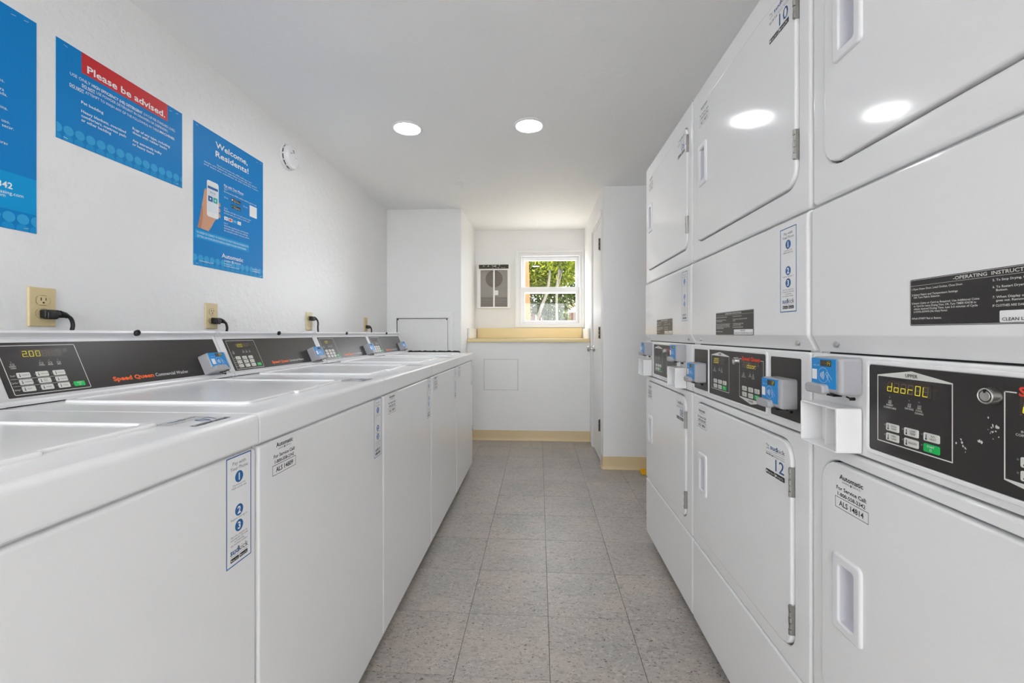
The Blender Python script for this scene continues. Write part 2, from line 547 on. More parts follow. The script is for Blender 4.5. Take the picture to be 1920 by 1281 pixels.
# ------------------------------------------------------------------ floor and tiles
fl = MB(); fl.box(LW - 0.1, RW + 0.1, Y0 - 0.1, YB + 0.1, -0.12, -0.0035)
floor = struct('floor', fl, 'grout', ang=0)
TX, TY, TS = -0.2695, 2.2623, 0.3048
tile_cache = {}
for i in range(-4, 6):
    for j in range(-18, 8):
        x0, x1 = TX + i * TS, TX + (i + 1) * TS
        y0, y1 = TY + j * TS, TY + (j + 1) * TS
        x0, x1 = max(x0, LW), min(x1, RW); y0, y1 = max(y0, Y0), min(y1, YL)
        if x1 - x0 < 0.02 or y1 - y0 < 0.02: continue
        if y0 > YR and x0 > XD + 0.06: continue
        if y0 > YC and x1 < XC - 0.06: continue
        k = (round(x1 - x0, 3), round(y1 - y0, 3))
        if k not in tile_cache:
            b = MB(); g = 0.0008; hx, hy = k[0] / 2 - g, k[1] / 2 - g
            b.plate(-hx, hx, -hy, hy, 0.0008, 0.0, -0.0032, 0.0006, TOP, n=1, es=1)
            tile_cache[k] = b.mesh('floor_tile', [M['tile']], 40)
        obj('floor_tile', tile_cache[k], None, floor, ((x0 + x1) / 2, (y0 + y1) / 2, random.uniform(-0.0002, 0.0002)))

# ------------------------------------------------------------------ walls and ceiling
b = MB(); b.box(LW - 0.12, LW, Y0, YB + 0.12, 0, H); struct('wall_left', b, 'wall_rough', ang=0)
b = MB(); b.box(RW, RW + 0.12, Y0, YR, 0, H); struct('wall_right', b, 'wall', ang=0)
b = MB(); b.box(LW - 0.12, -1.15, Y0 - 0.12, Y0, 0, H); b.box(1.15, RW + 0.12, Y0 - 0.12, Y0, 0, H); b.box(-1.15, 1.15, Y0 - 0.12, Y0, 2.09, H); b.box(-1.15, 1.15, Y0 - 0.12, Y0, 0, 0.95)
struct('wall_front', b, 'wall', ang=0)  # its opening is made for the added rear window
b = MB(); b.box(LW, XC, YC, YB, 0, H, 0.004); struct('wall_closet', b, 'wall', ang=30)
b = MB(); b.box(XC, XD, YL, YB, 0, 1.0); wall_low = struct('wall_back_low', b, 'wall', ang=0)
b = MB(); b.box(XD, RW + 0.12, YR, YR + 0.1, 0, H, 0.003); struct('wall_right_end', b, 'wall', ang=30)
# wall with the door opening (door slab Y 3.64..4.14)
DY0, DY1, DZ = 3.64, 4.14, 2.035
b = MB()
b.box(XD, XD + 0.10, YR + 0.1, DY0 - 0.02, 0, H); b.box(XD, XD + 0.10, DY1 + 0.02, YB, 0, H)
b.box(XD, XD + 0.10, DY0 - 0.02, DY1 + 0.02, DZ + 0.02, H)
b.box(XD + 0.06, XD + 0.10, DY0 - 0.02, DY1 + 0.02, 0, DZ + 0.02)
struct('wall_right_door', b, 'wall', ang=0)
# wall with the window opening
WX0, WX1, WZ0, WZ1 = -0.232, 0.488, 1.178, 2.012
b = MB()
b.box(LW, WX0, YB, YB + 0.14, 0, H); b.box(WX1, RW, YB, YB + 0.14, 0, H)
b.box(WX0, WX1, YB, YB + 0.14, 0, WZ0); b.box(WX0, WX1, YB, YB + 0.14, WZ1, H)
struct('wall_back', b, 'wall', ang=0)
b = MB(); b.box(LW - 0.12, RW + 0.12, Y0 - 0.12, YB + 0.14, H, H + 0.15); struct('ceiling', b, 'ceiling', ang=0)

# square plaster patch on the low wall
b = MB()
bl = MB()
for a0, a1, c0, c1 in ((-0.563, -0.555, 0.51, 0.83), (-0.218, -0.210, 0.505, 0.828), (-0.565, -0.208, 0.821, 0.828), (-0.568, -0.205, 0.511, 0.517)):
    bl.plate(a0, a1, c0, c1, 0.003, 0.0025, -0.001, 0.002, lambda a, q, c: (a, YL - c, q))
b.plate(-0.556, -0.217, 0.516, 0.822, 0.002, 0.0009, -0.001, 0.0006, lambda a, q, c: (a, YL - c, q))
struct('plaster_patch', b, 'wall', wall_low); struct('patch_outline', bl, 'grime', wall_low)

# cove baseboards
def cove(mb, A, B_, nrm, h=0.102):
    """cove profile swept along A->B, nrm is the outward normal"""
    prof = [(0, 0), (0.014, 0), (0.013, 0.004), (0.007, 0.010), (0.004, 0.020), (0.0032, 0.04), (0.003, h - 0.002), (0.002, h), (0, h)]
    ls = [[(p[0] + nrm[0] * d, p[1] + nrm[1] * d, z) for d, z in prof] for p in (A, B_)]
    mb.loops(ls, 0, True, True)
b = MB(); cove(b, (XC, YL), (0.19, YL), (0, -1)); cove(b, (0.191, YL), (XD, YL), (0, -1)); struct('baseboard_back', b, 'tan')
b = MB(); cove(b, (XD - 0.004, YR), (RW, YR), (0, -1)); cove(b, (XD, YR - 0.004), (XD, DY0 - 0.075), (-1, 0)); struct('baseboard_right', b, 'tan')

# ------------------------------------------------------------------ door and its casing
door = obj('door_1', MB(), 'door'); bpy.data.objects.remove(door)
b = MB(); b.box(XD + 0.004, XD + 0.044, DY0 + 0.003, DY1 - 0.003, 0.012, DZ - 0.003, 0.002)
door = struct('door_1', b, 'door')
TR = lambda a, q, c: (XD - c, a, q)
b = MB()
b.lathe([(0.030, 0.0), (0.030, 0.004), (0.024, 0.009), (0.012, 0.012), (0.011, 0.030), (0.017, 0.036), (0.025, 0.044), (0.027, 0.053), (0.022, 0.061), (0.010, 0.064)], (4.06, 0.945), TR)
obj('door_knob', b, 'steel', door)
for z0 in (1.79, 1.045, 0.265):
    b = MB(); b.box(XD - 0.003, XD + 0.003, DY0 - 0.012, DY0 + 0.030, z0, z0 + 0.1, 0.0006)
    for q in range(3):
        b.tube([(XD - 0.009, DY0 + 0.002, z0 + 0.002 + q * 0.033), (XD - 0.009, DY0 + 0.002, z0 + 0.032 + q * 0.033)], 0.007, 8)
    obj('hinge', b, 'hinge_brown', door)
b = MB()
b.box(XD - 0.003, XD, DY0 - 0.075, DY0 - 0.018, 0, DZ + 0.018, 0.001)
b.box(XD - 0.010, XD, DY1 + 0.018, DY1 + 0.075, 0, DZ + 0.018, 0.003)
b.box(XD - 0.010, XD, DY0 - 0.075, DY1 + 0.075, DZ + 0.018, DZ + 0.075, 0.003)
b.box(XD, XD + 0.055, DY0 - 0.018, DY0, 0, DZ, 0.001); b.box(XD, XD + 0.055, DY1, DY1 + 0.018, 0, DZ, 0.001)
b.box(XD, XD + 0.055, DY0 - 0.018, DY1 + 0.018, DZ, DZ + 0.018, 0.001)
struct('trim_1', b, 'trim')

# added wide two-light window behind the camera, unseen, evens out the daylight
TE = lambda a, q, c: (a, Y0 - 0.06 + c, q)
b = MB(); b.ringplate((-1.15, 1.15, 0.95, 2.09), 0.001, (-1.10, 1.10, 1.00, 2.04), 0.001, 0.06, -0.05, 0.001, 0.001, TE)
added_win = struct('added_window', b, 'trim')
for x0 in (-1.098, 0.004):
    b = MB(); b.ringplate((x0, x0 + 1.094, 1.002, 2.038), 0.002, (x0 + 0.04, x0 + 1.054, 1.042, 1.998), 0.002, 0.02, -0.02, 0.002, 0.002, TE)
    leaf_ = obj('window_sash', b, 'trim', added_win)
    b = MB(); b.box(x0 + 0.035, x0 + 1.059, Y0 - 0.063, Y0 - 0.057, 1.037, 2.003); obj('pane', b, 'glass', leaf_)

# ------------------------------------------------------------------ window
TB = lambda a, q, c: (a, YB - c, q)
b = MB()   # casing round the opening
b.ringplate((-0.271, 0.512, 1.159, 2.04), 0.004, (WX0, WX1, WZ0, WZ1), 0.002, 0.018, -0.001, 0.004, 0.003, TB)
win = struct('window_1', b, 'trim')
b = MB()   # box frame set in the opening
b.ringplate((WX0, WX1, WZ0, WZ1), 0.002, (-0.200, 0.456, 1.208, 1.975), 0.002, 0.004, -0.12, 0.002, 0.003, TB)
obj('window_frame', b, 'plastic_white', win)
def sash(a0, a1, c0, c1, h, y):
    b = MB(); b.ringplate((a0, a1, c0, c1), 0.002, h, 0.003, -y, -y - 0.035, 0.003, 0.006, TB)
    s = obj('window_sash', b, 'plastic_white', win)
    g = MB(); g.box(h[0] - 0.004, h[1] + 0.004, YB + y + 0.015, YB + y + 0.019, h[2] - 0.004, h[3] + 0.004)
    obj('pane', g, 'glass', s)
sash(-0.198, 0.454, 1.552, 1.972, (-0.161, 0.420, 1.618, 1.930), 0.060)
sash(-0.198, 0.454, 1.210, 1.622, (-0.161, 0.420, 1.238, 1.560), 0.022)
b = MB(); b.box(-0.06, -0.02, YB + 0.004, YB + 0.022, 1.60, 1.618, 0.002); b.box(0.26, 0.30, YB + 0.004, YB + 0.022, 1.60, 1.618, 0.002)
obj('sash_lock', b, 'plastic_white', win)

# ------------------------------------------------------------------ ledge counter in the niche
led = thing('counter_ledge', 'pale yellow laminate ledge counter below the window, with backsplash', 'counter', (0, YL, 1.0))
b = MB(); b.box(XC + 0.002, XD - 0.004, -0.03, YB - YL - 0.001, 0.001, 0.034, 0.003); obj('countertop', b, 'laminate', led)
b = MB(); b.box(-0.705, 0.485, YB - YL - 0.02, YB - YL - 0.001, 0.036, 0.152, 0.002); obj('backsplash', b, 'laminate', led)
b = MB(); b.box(XC + 0.002, XC + 0.022, 0.0, YB - YL - 0.022, 0.036, 0.142, 0.002); obj('side_splash', b, 'trim', led)
b = MB(); b.box(XD - 0.022, XD - 0.004, 0.0, YB - YL - 0.022, 0.036, 0.142, 0.002); obj('side_splash', b, 'trim', led)

# ------------------------------------------------------------------ wall heater beside the window
ht = thing('wall_heater', 'white wall heater with grey mesh grille left of the window', 'heater', (-0.708, YB, 1.375))
w, h_ = 0.381, 0.510
b = MB(); b.box(0, w, -0.030, -0.001, 0, h_, 0.003); obj('housing', b, 'trim', ht)
b = MB()
b.ringplate((0.0, w, 0.0, h_), 0.006, (0.043, w - 0.03, 0.018, 0.437), 0.002, 0.045, 0.030, 0.005, 0.002)
obj('front_frame', b, 'trim', ht)
b = MB(); b.box(0.187, 0.206, -0.046, -0.034, 0.018, 0.437, 0.002); obj('mullion', b, 'trim', ht)
b = MB(); b.box(0.043, w - 0.03, -0.0325, -0.030, 0.018, 0.437); obj('backing', b, 'heater_mesh', ht)
b = MB(); b.lathe([(0.098, 0.0326), (0.098, 0.0345), (0.094, 0.036), (0.02, 0.0365)], (0.197, 0.338)); obj('fan', b, 'heater_fan', ht)
b = MB()
for q in range(6): b.box(0.045, w - 0.032, -0.040, -0.033, 0.026 + q * 0.016, 0.030 + q * 0.016)
b.box(0.045, w - 0.032, -0.038, -0.033, 0.120, 0.124); obj('louvre', b, 'heater_fan', ht)
b = MB()
for q in range(40): b.box(0.043, w - 0.03, -0.0425, -0.0415, 0.02 + q * 0.0104, 0.0215 + q * 0.0104)
obj('grille_wires', b, 'heater_mesh', ht)['kind'] = 'stuff'
b = MB(); b.box(0.024, w - 0.018, -0.047, -0.044, 0.452, 0.498, 0.001); slot = obj('air_slot', b, 'heater_slot', ht)
b = MB()
for q in range(22):
    x = random.uniform(0.05, w - 0.04); z = random.uniform(0.456, 0.492); s = random.uniform(0.002, 0.007)
    b.box(x, x + s * 1.6, -0.0478, -0.0468, z, z + s)
o = obj('paint_chip', b, 'trim', slot); o['kind'] = 'stuff'
b = MB(); b.box(0.206, 0.245, -0.0435, -0.040, 0.150, 0.205, 0.001); obj('rating_label', b, 'sticker', ht)

# ------------------------------------------------------------------ access panel on the closet face
ap = thing('access_panel', 'white plywood access panel in a moulded frame at the row end', 'panel', (-1.411, YC, 0.55))
w, h_ = 0.613, 0.745
def moulding(mb, o, i, base=0.0):
    for d, c in ((0.0, 0.010), (0.012, 0.020), (0.030, 0.015), (0.044, 0.026)):
        mb.ringplate((o[0] + d, o[1] - d, o[2] + d, o[3] - d), 0.001, i, 0.001, c, 0.0, 0.002, 0.002)
b = MB(); moulding(b, (0, w, 0, h_), (0.063, w - 0.056, 0.06, h_ - 0.061)); obj('frame', b, 'trim', ap)
b = MB(); b.box(0.063, w - 0.056, -0.0014, -0.0004, 0.06, h_ - 0.061); obj('gap_shadow_board', b, 'gap', ap)
b = MB(); b.plate(0.067, w - 0.061, 0.064, h_ - 0.066, 0.001, 0.011, 0.0015, 0.001); obj('board', b, 'wall', ap)
for x in (0.074, w - 0.071):
    b = MB(); b.lathe([(0.006, 0.010), (0.006, 0.013), (0.003, 0.0145)], (x, h_ - 0.074), n=10); obj('screw', b, 'black', ap)

# ------------------------------------------------------------------ ceiling lamps
TC = lambda a, q, c: (a, q, H - c)
def lamp(x, y, label):
    t = thing('ceiling_lamp', label, 'lamp', (x, y, H), 0, 'recessed ceiling lamps')
    T = lambda a, q, c: (a, q, -c)
    def ring(mb):
        mb.lathe([(0.090, 0.0), (0.090, 0.003), (0.086, 0.006), (0.076, 0.007), (0.072, 0.004)], (0, 0), T, 40, cap0=False, cap1=False)
    part('lamp_ring', 'trim_ring', ring, 'trim', t)
    part('lamp_diff', 'diffuser', lambda mb: mb.lathe([(0.073, 0.0005), (0.072, 0.004), (0.03, 0.0052)], (0, 0), T, 40), 'lamp', t)
lamp(-0.757, 2.425, 'lit recessed ceiling lamp nearer the poster wall')
lamp(-0.056, 2.437, 'lit recessed ceiling lamp nearer the dryers, in line with window')
for x, y, l in ((-0.757, -0.95, 'added unseen ceiling lamp behind the camera by poster wall'), (0.6, -0.95, 'added unseen ceiling lamp behind the camera by dryers')):
    lamp(x, y, l)  # both lamps are added out of view to even the brightness

# ceiling hook: a small white plate with an angled arm
t = thing('ceiling_hook', 'small white bracket with angled arm on the ceiling', 'bracket', (-0.61, 3.34, H))
b = MB(); b.box(-0.055, 0.02, -0.02, 0.02, -0.006, -0.0002, 0.002); obj('base_plate', b, 'trim', t)
b = MB(); b.tube([(0.005, 0.0, -0.006), (0.01, -0.005, -0.03), (0.03, -0.01, -0.05)], 0.005, 8); obj('arm', b, 'trim', t)

# smoke detector on the left wall
t = thing('smoke_detector', 'round white smoke detector on the left wall beneath the ceiling', 'detector', (LW, 2.385, 2.105), LEFT_ROT)
b = MB(); b.lathe([(0.074, 0.0005), (0.074, 0.010), (0.070, 0.014)], (0, 0), n=40); obj('base', b, 'plastic_white', t)
b = MB(); b.lathe([(0.0655, 0.0135), (0.0655, 0.0215)], (0, 0), n=40, mi=0); obj('vent_gap', b, 'gap', t)
b = MB(); b.lathe([(0.066, 0.0195), (0.069, 0.024), (0.064, 0.036), (0.050, 0.043), (0.046, 0.042), (0.03, 0.045)], (0, 0), n=40); cov = obj('cover', b, 'plastic_white', t)
for k in range(12):
    a = k / 12 * 2 * math.pi; b = MB()
    b.box(-0.004, 0.004, -0.0205, -0.012, 0.060, 0.068); o = obj('vent_fin', b, 'plastic_white', t); o.rotation_euler = (0, a, 0)
b = MB(); b.box(-0.014, 0.002, -0.0455, -0.04, 0.030, 0.034); b.box(-0.012, 0.004, -0.0455, -0.04, 0.021, 0.025); b.box(-0.034, -0.018, -0.0455, -0.04, 0.010, 0.0125)
obj('sounder_slot', b, 'gap', cov)
b = MB(); b.lathe([(0.013, 0.0445), (0.013, 0.047), (0.010, 0.048)], (0.012, -0.004), n=20); obj('test_button', b, 'plastic_white', cov)
b = MB(); b.lathe([(0.0025, 0.0475), (0.002, 0.0487)], (0.014, -0.002), n=8); obj('indicator', b, 'gap', cov)

# ------------------------------------------------------------------ wall outlets and power cords
def outlet(y, plug_low, label, cord_label):
    t = thing('wall_outlet', label, 'outlet', (LW, y, 1.165), LEFT_ROT, 'outlets above the washers')
    part('o_plate', 'cover_plate', lambda m: m.plate(-0.035, 0.035, -0.057, 0.057, 0.003, 0.0065, 0.0004, 0.004), 'ivory', t)
    for s in (1, -1):
        def rec(m):
            n = 28; pts = []
            for k in range(n):
                q = 2 * math.pi * k / n
                pts.append((0.0175 * math.cos(q), max(-0.0135, min(0.0135, 0.0175 * math.sin(q)))))
            m.loops([[FRONT(x, z, 0.006) for x, z in pts], [FRONT(x, z, 0.0078) for x, z in pts], [FRONT(x * .96, z * .96, 0.0082) for x, z in pts]], 0, True, True)
        r = part('o_rec', 'receptacle', rec, 'ivory', t, (0, 0, 0.0195 * s))
        def slots(m):
            m.box(-0.0075, -0.0050, -0.0086, -0.006, -0.001, 0.0080); m.box(0.0052, 0.0072, -0.0086, -0.006, 0.000, 0.0075)
            m.lathe([(0.0026, 0.006), (0.0026, 0.0086)], (0, -0.0065), n=12)
            m.ringplate((-0.0185, 0.0185, -0.0145, 0.0145), 0.0125, (-0.0176, 0.0176, -0.0136, 0.0136), 0.0118, 0.0068, 0.006)
        part('o_slots', 'slots', slots, 'ivory_dark', r)
    part('o_screw', 'screw', lambda m: m.lathe([(0.003, 0.006), (0.003, 0.0075), (0.0015, 0.008)], (0, 0), n=10), 'ivory', t)
    zc = 0.0195 * (-1 if plug_low else 1)
    c = thing('power_cord', cord_label, 'cord', (LW, y, 1.165 + zc), LEFT_ROT, 'power cords of the washers')
    def plug(m):
        m.box(-0.012, 0.026, -0.030, -0.0087, -0.013, 0.012, 0.004, seg=3)
        m.box(-0.008, 0.020, -0.034, -0.012, -0.016, 0.008, 0.005, seg=3)
        m.tube([(0.020, -0.021, -0.001), (0.034, -0.022, 0.000), (0.044, -0.024, -0.002), (0.050, -0.026, -0.007)], [0.011, 0.010, 0.008, 0.0065], 12)
    part('plug', 'plug', plug, 'black', c)
    def ribs(m):
        for k in range(4):
            x = 0.030 + 0.005 * k
            m.tube([(x, -0.0225 - 0.0005 * k, 0.0 - 0.001 * k), (x + 0.0022, -0.0227 - 0.0005 * k, 0.0 - 0.001 * k)], 0.0112 - 0.0012 * k, 12)
    part('plug_ribs', 'strain_relief', ribs, 'black', c)
    def cord(m):
        P = [Vector(p) for p in ((0.046, -0.025, -0.003), (0.056, -0.028, -0.012), (0.060, -0.030, -0.032), (0.054, -0.032, -0.062), (0.050, -0.040, -0.12), (0.055, -0.06, -0.30), (0.05, -0.08, -0.60))]
        pts = []
        for k in range(len(P) - 1):
            p0, p1, p2, p3 = P[max(k - 1, 0)], P[k], P[k + 1], P[min(k + 2, len(P) - 1)]
            for q in range(6):
                s = q / 6
                pts.append(0.5 * ((2 * p1) + (p2 - p0) * s + (2 * p0 - 5 * p1 + 4 * p2 - p3) * s * s + (3 * p1 - p0 - 3 * p2 + p3) * s ** 3))
        pts.append(P[-1]); m.tube(pts, 0.0052, 10)
    part('cord', 'cord', cord, 'black', c)
outlet(1.163, True, 'ivory wall outlet nearest the camera, above the second washer', 'black power cord in the outlet nearest the camera')
outlet(1.812, True, 'ivory wall outlet below the tall welcome poster', 'black power cord plugged in below the tall welcome poster')
outlet(2.620, False, 'ivory wall outlet with its plug in the upper socket', 'black power cord plugged into an upper socket')
outlet(3.505, True, 'ivory wall outlet farthest from the camera, by the closet', 'black power cord in the farthest outlet by the closet')

# ------------------------------------------------------------------ posters on the left wall
def dots(p, w, h, x0, b1=0.034, b2=0.006, pitch=0.0328, r=0.0146, k1='poster_dot', k2='poster_dot2'):
    n = int(w / pitch) + 3
    for k in range(-1, n):
        x = x0 + k * pitch
        for xx, bb, kk in ((x, b1, k1), (x - 0.002, b2, k2)):
            if xx - r < w - 0.001 and xx + r > 0.001:
                p.disc(xx, bb, r, kk, 0.0004, 20, (0.0008, w - 0.0008, 0.0008, h))

def staples(p, w, h, inset=0.02):
    for a, q, s in ((inset, h - 0.012, 1), (w - inset, h - 0.012, -1), (inset, 0.010, 1), (w - inset, 0.010, -1), (w - inset - 0.03, h - 0.016, -1)):
        p.line(a, q, a + s * 0.011, q - 0.002, 0.0012, 'staple', 0.0012)

def poster(name, label, y, z, w, h, fn, bend=0.0):
    t = thing(name, label, 'poster', (LW, y, z), LEFT_ROT)
    b = MB(); b.box(0, w, -0.0012, -0.0004, 0, h)
    s = obj('sheet', b, 'poster_blue', t)
    for nm, f_ in fn:
        o = pobj(nm, f_, t, lambda a, q, c: (a, -0.0012 - c, q))
        if nm in ('lettering', 'dot_pattern'): o['kind'] = 'stuff'
    return t

def p2_dots(p): dots(p, 0.457, 0.304, 0.0345)
def p2_band(p): p.rect(0.072, 0.388, 0.238, 0.3035, 'red', 0.0004)
def p2(p):
    w, h = 0.457, 0.304
    p.text('Please be advised.', 0.089, 0.2475, 0.0225, 'white', 0.288, bold=0.02)
    p.text('USE ONLY', 0.038, 0.211, 0.0095, 'white', 0.061)
    p.text('HIGH EFFICIENCY (HE) DETERGENT', 0.103, 0.211, 0.0095, 'white', 0.178, bold=0.02)
    p.text('(1/4 CUP PER STANDARD LOAD).', 0.286, 0.212, 0.0095, 'white', 0.137)
    p.text('DO NOT', 0.073, 0.1945, 0.0090, 'white', 0.040, bold=0.02); p.rect(0.073, 0.113, 0.1922, 0.1932, 'white', 0.0005)
    p.text('USE POWDER DETERGENT IN DRAWERS OR DISPENSERS.', 0.117, 0.1955, 0.0090, 'white', 0.273)
    p.text('DO NOT', 0.037, 0.1765, 0.0088, 'white', 0.042, bold=0.02); p.rect(0.037, 0.079, 0.1742, 0.1752, 'white', 0.0005)
    p.text('ATTEMPT TO WASH ANY OF THE FOLLOWING IN THESE', 0.083, 0.1775, 0.0088, 'white', 0.267)
    p.text('MACHINES.', 0.353, 0.1785, 0.0088, 'white', 0.068, bold=0.02)
    for s, b_, ww in (('Pet bedding', 0.140, 0.069), ('Heavy blankets, oversized', 0.112, 0.147), ('comforters, mattress pads', 0.0975, 0.148), ('or other bedding', 0.0835, 0.095)):
        p.text(s, 0.071, b_, 0.0088, 'white', ww, bold=0.012)
    for s, b_, ww in (('Rugs of any type, including', 0.139, 0.155), ('those with rubber backs', 0.125, 0.141), ('Any extremely bulky', 0.0965, 0.118), ('or heavy items', 0.0825, 0.085)):
        p.text(s, 0.243, b_, 0.0088, 'white', ww, bold=0.012)
    staples(p, w, h)

def p3_dots(p): dots(p, 0.455, 0.610, 0.006, pitch=0.0325)
def p3_band(p): p.rect(0.008, 0.345, 0.117, 0.155, 'poster_band', 0.0004)
def p3(p):
    w, h = 0.455, 0.610
    p.text('Welcome,', 0.123, 0.549, 0.0255, 'white', 0.212, bold=0.018)
    p.text('Residents!', 0.123, 0.508, 0.0255, 'white', 0.219, bold=0.018)
    for k, (s, x, ww) in enumerate((('Pay for your laundry with a FREE mobile app or your', 0.098, 0.262), ('laundry card. Follow the steps below to pay with your phone', 0.058, 0.345), ('and start the machines in this laundry room', 0.055, 0.358))):
        p.text(s, x + (0 if k else 0.035), 0.468 - 0.0115 * k, 0.0068, 'white', ww - (0 if k else 0.03))
    p.text('Pay with Your Phone', 0.175, 0.391, 0.0105, 'white', 0.130, bold=0.02); p.rect(0.175, 0.305, 0.3862, 0.3872, 'white')
    p.text('Step 1:', 0.175, 0.3765, 0.0066, 'white')
    p.text('Download the FREE sudkick mobile payment app', 0.175, 0.364, 0.0072, 'white', 0.228)
    p.text('Go to', 0.176, 0.338, 0.0072, 'white'); p.text('Or scan', 0.304, 0.334, 0.0072, 'white')
    for z, s1, s2 in ((0.335, 'Download on the', 'App Store'), (0.305, 'GET IT ON', 'Google Play')):
        p.rect(0.221, 0.286, z, z + 0.017, 'ink', 0.0004, 0.002)
        p.text(s1, 0.237, z + 0.0112, 0.0028, 'white', c=0.0006); p.text(s2, 0.237, z + 0.0032, 0.0058, 'white', 0.044, c=0.0006)
    p.disc(0.2285, 0.3435, 0.0048, 'white', 0.0006, 14); p.poly([(0.225, 0.308), (0.233, 0.3135), (0.225, 0.319)], 'teal', 0.0006)
    p.rect(0.350, 0.405, 0.300, 0.356, 'white', 0.0004)
    p.text('Step 2:', 0.175, 0.288, 0.0066, 'white')
    p.text('Register and sign in to add value to your', 0.175, 0.277, 0.0070, 'white', 0.186); p.text('account with your credit or debit card', 0.175, 0.2655, 0.0070, 'white', 0.172)
    for k, kk in enumerate(('white', 'white', 'poster_dot', 'white')):
        x = 0.176 + 0.029 * k; p.rect(x, x + 0.025, 0.2365, 0.2525, kk, 0.0004, 0.0015)
    p.text('VISA', 0.179, 0.2415, 0.006, 'ink_blue', 0.019, bold=0.02, c=0.0006)
    p.disc(0.2140, 0.2445, 0.0058, 'red', 0.0006); p.disc(0.2210, 0.2445, 0.0058, 'orange', 0.0007)
    p.text('AMEX', 0.237, 0.2425, 0.0045, 'white', 0.018, c=0.0006); p.text('DISCOVER', 0.2645, 0.243, 0.003, 'orange', 0.021, c=0.0006)
    p.text('Step 3:', 0.175, 0.219, 0.0066, 'white')
    for k, (s, ww) in enumerate((('Start the machine by scanning the', 0.166), ("machine's QR code or by entering", 0.160), ('the machine number into your phone', 0.172))):
        p.text(s, 0.175, 0.207 - 0.0115 * k, 0.0072, 'white', ww)
    p.text('*IN ORDER TO CONNECT TO THE ROOM YOU MUST TURN ON THE BLUETOOTH', 0.016, 0.139, 0.0090, 'white', 0.326, c=0.0006)
    p.text("SETTING ON YOUR DEVICE PHONE IN ORDER TO SCAN THE MACHINE.", 0.020, 0.123, 0.0088, 'white', 0.305, c=0.0006)
    p.text('Automatic', 0.161, 0.060, 0.019, 'white', 0.142, bold=0.012)
    p.text('LEASING', 0.176, 0.0435, 0.0078, 'white', 0.044); p.text('SERVICE', 0.242, 0.0435, 0.0078, 'white', 0.044)
    for dx, dz in ((0, 0), (0.006, 0), (0, 0.006), (0.006, 0.006)): p.rect(0.2255 + dx, 0.2300 + dx, 0.0425 + dz, 0.0470 + dz, 'white', 0.0006)
    p.text('For Service Call:', 0.176, 0.031, 0.0052, 'white'); p.text('automaticleasing.com', 0.030, 0.020, 0.0062, 'white', 0.08)
    p.text('www.automaticleasing.com', 0.176, 0.0215, 0.0052, 'white', 0.10); p.text('Questions? Call', 0.372, 0.035, 0.006, 'white'); p.text('1-800-558-2342', 0.372, 0.024, 0.006, 'white', bold=0.01)
    staples(p, w, h, 0.012)

def p3_hand(p):
    p.poly([(0.021, 0.163), (0.040, 0.163), (0.082, 0.160), (0.100, 0.185), (0.118, 0.215), (0.136, 0.235), (0.128, 0.300), (0.080, 0.300), (0.077, 0.335), (0.066, 0.345), (0.058, 0.335), (0.052, 0.300), (0.044, 0.262), (0.034, 0.215)], 'skin', 0.0005)
    p.poly([(0.021, 0.163), (0.040, 0.163), (0.050, 0.215), (0.050, 0.262), (0.044, 0.262), (0.034, 0.215)], 'skin2', 0.0006)
    for z in (0.246, 0.271, 0.296): p.rect(0.128, 0.153, z - 0.0105, z + 0.0085, 'skin', 0.0006, 0.008)

def p3_phone(p):
    p.rect(0.072, 0.141, 0.226, 0.386, 'white', 0.0008, 0.010); p.rect(0.0765, 0.1365, 0.248, 0.366, 'screen', 0.0010)
    p.rect(0.0765, 0.1365, 0.350, 0.361, 'ink_blue', 0.0012); p.rect(0.079, 0.1055, 0.294, 0.318, 'ink_blue', 0.0012, 0.002); p.rect(0.1085, 0.134, 0.294, 0.318, 'teal', 0.0012, 0.002)
    p.text('$25.00', 0.106, 0.332, 0.008, 'ink_blue', al='c', c=0.0012); p.text('balance', 0.106, 0.324, 0.004, 'ink_grey', al='c', c=0.0012)
    p.disc(0.092, 0.306, 0.004, 'white', 0.0014, 10); p.disc(0.121, 0.306, 0.004, 'white', 0.0014, 10)
    p.disc(0.1065, 0.237, 0.005, 'screen', 0.0011, 12)

def p1(p):
    w, h = 0.455, 0.610
    def R(d): return w + d
    p.text('1-800-558-2342', R(-0.057), 0.110, 0.0165, 'white', al='r', bold=0.02)
    p.text('automaticleasing.com', R(-0.032), 0.0935, 0.0095, 'white', al='r'); p.text('service.com', R(-0.073), 0.084, 0.009, 'white', al='r')
    p.text('Para su conveniencia', 0.04, 0.54, 0.022, 'white', bold=0.02)
    for s, d, b_ in (('Verifique los bolsillos.', -0.075, 0.394), ('Separe la ropa para lavadora', -0.076, 0.370), ('y la ropa delicada.', -0.069, 0.359), ('No sobrecargue la maquina.', -0.068, 0.322),
                     ('Limpie el filtro antes de cada uso.', -0.063, 0.287), ('No deje la ropa sin secar.', -0.054, 0.274), ('Retire su ropa a las pocas horas', -0.068, 0.227)):
        p.text(s, R(d), b_, 0.0082, 'white', al='r')
    staples(p, w, h)

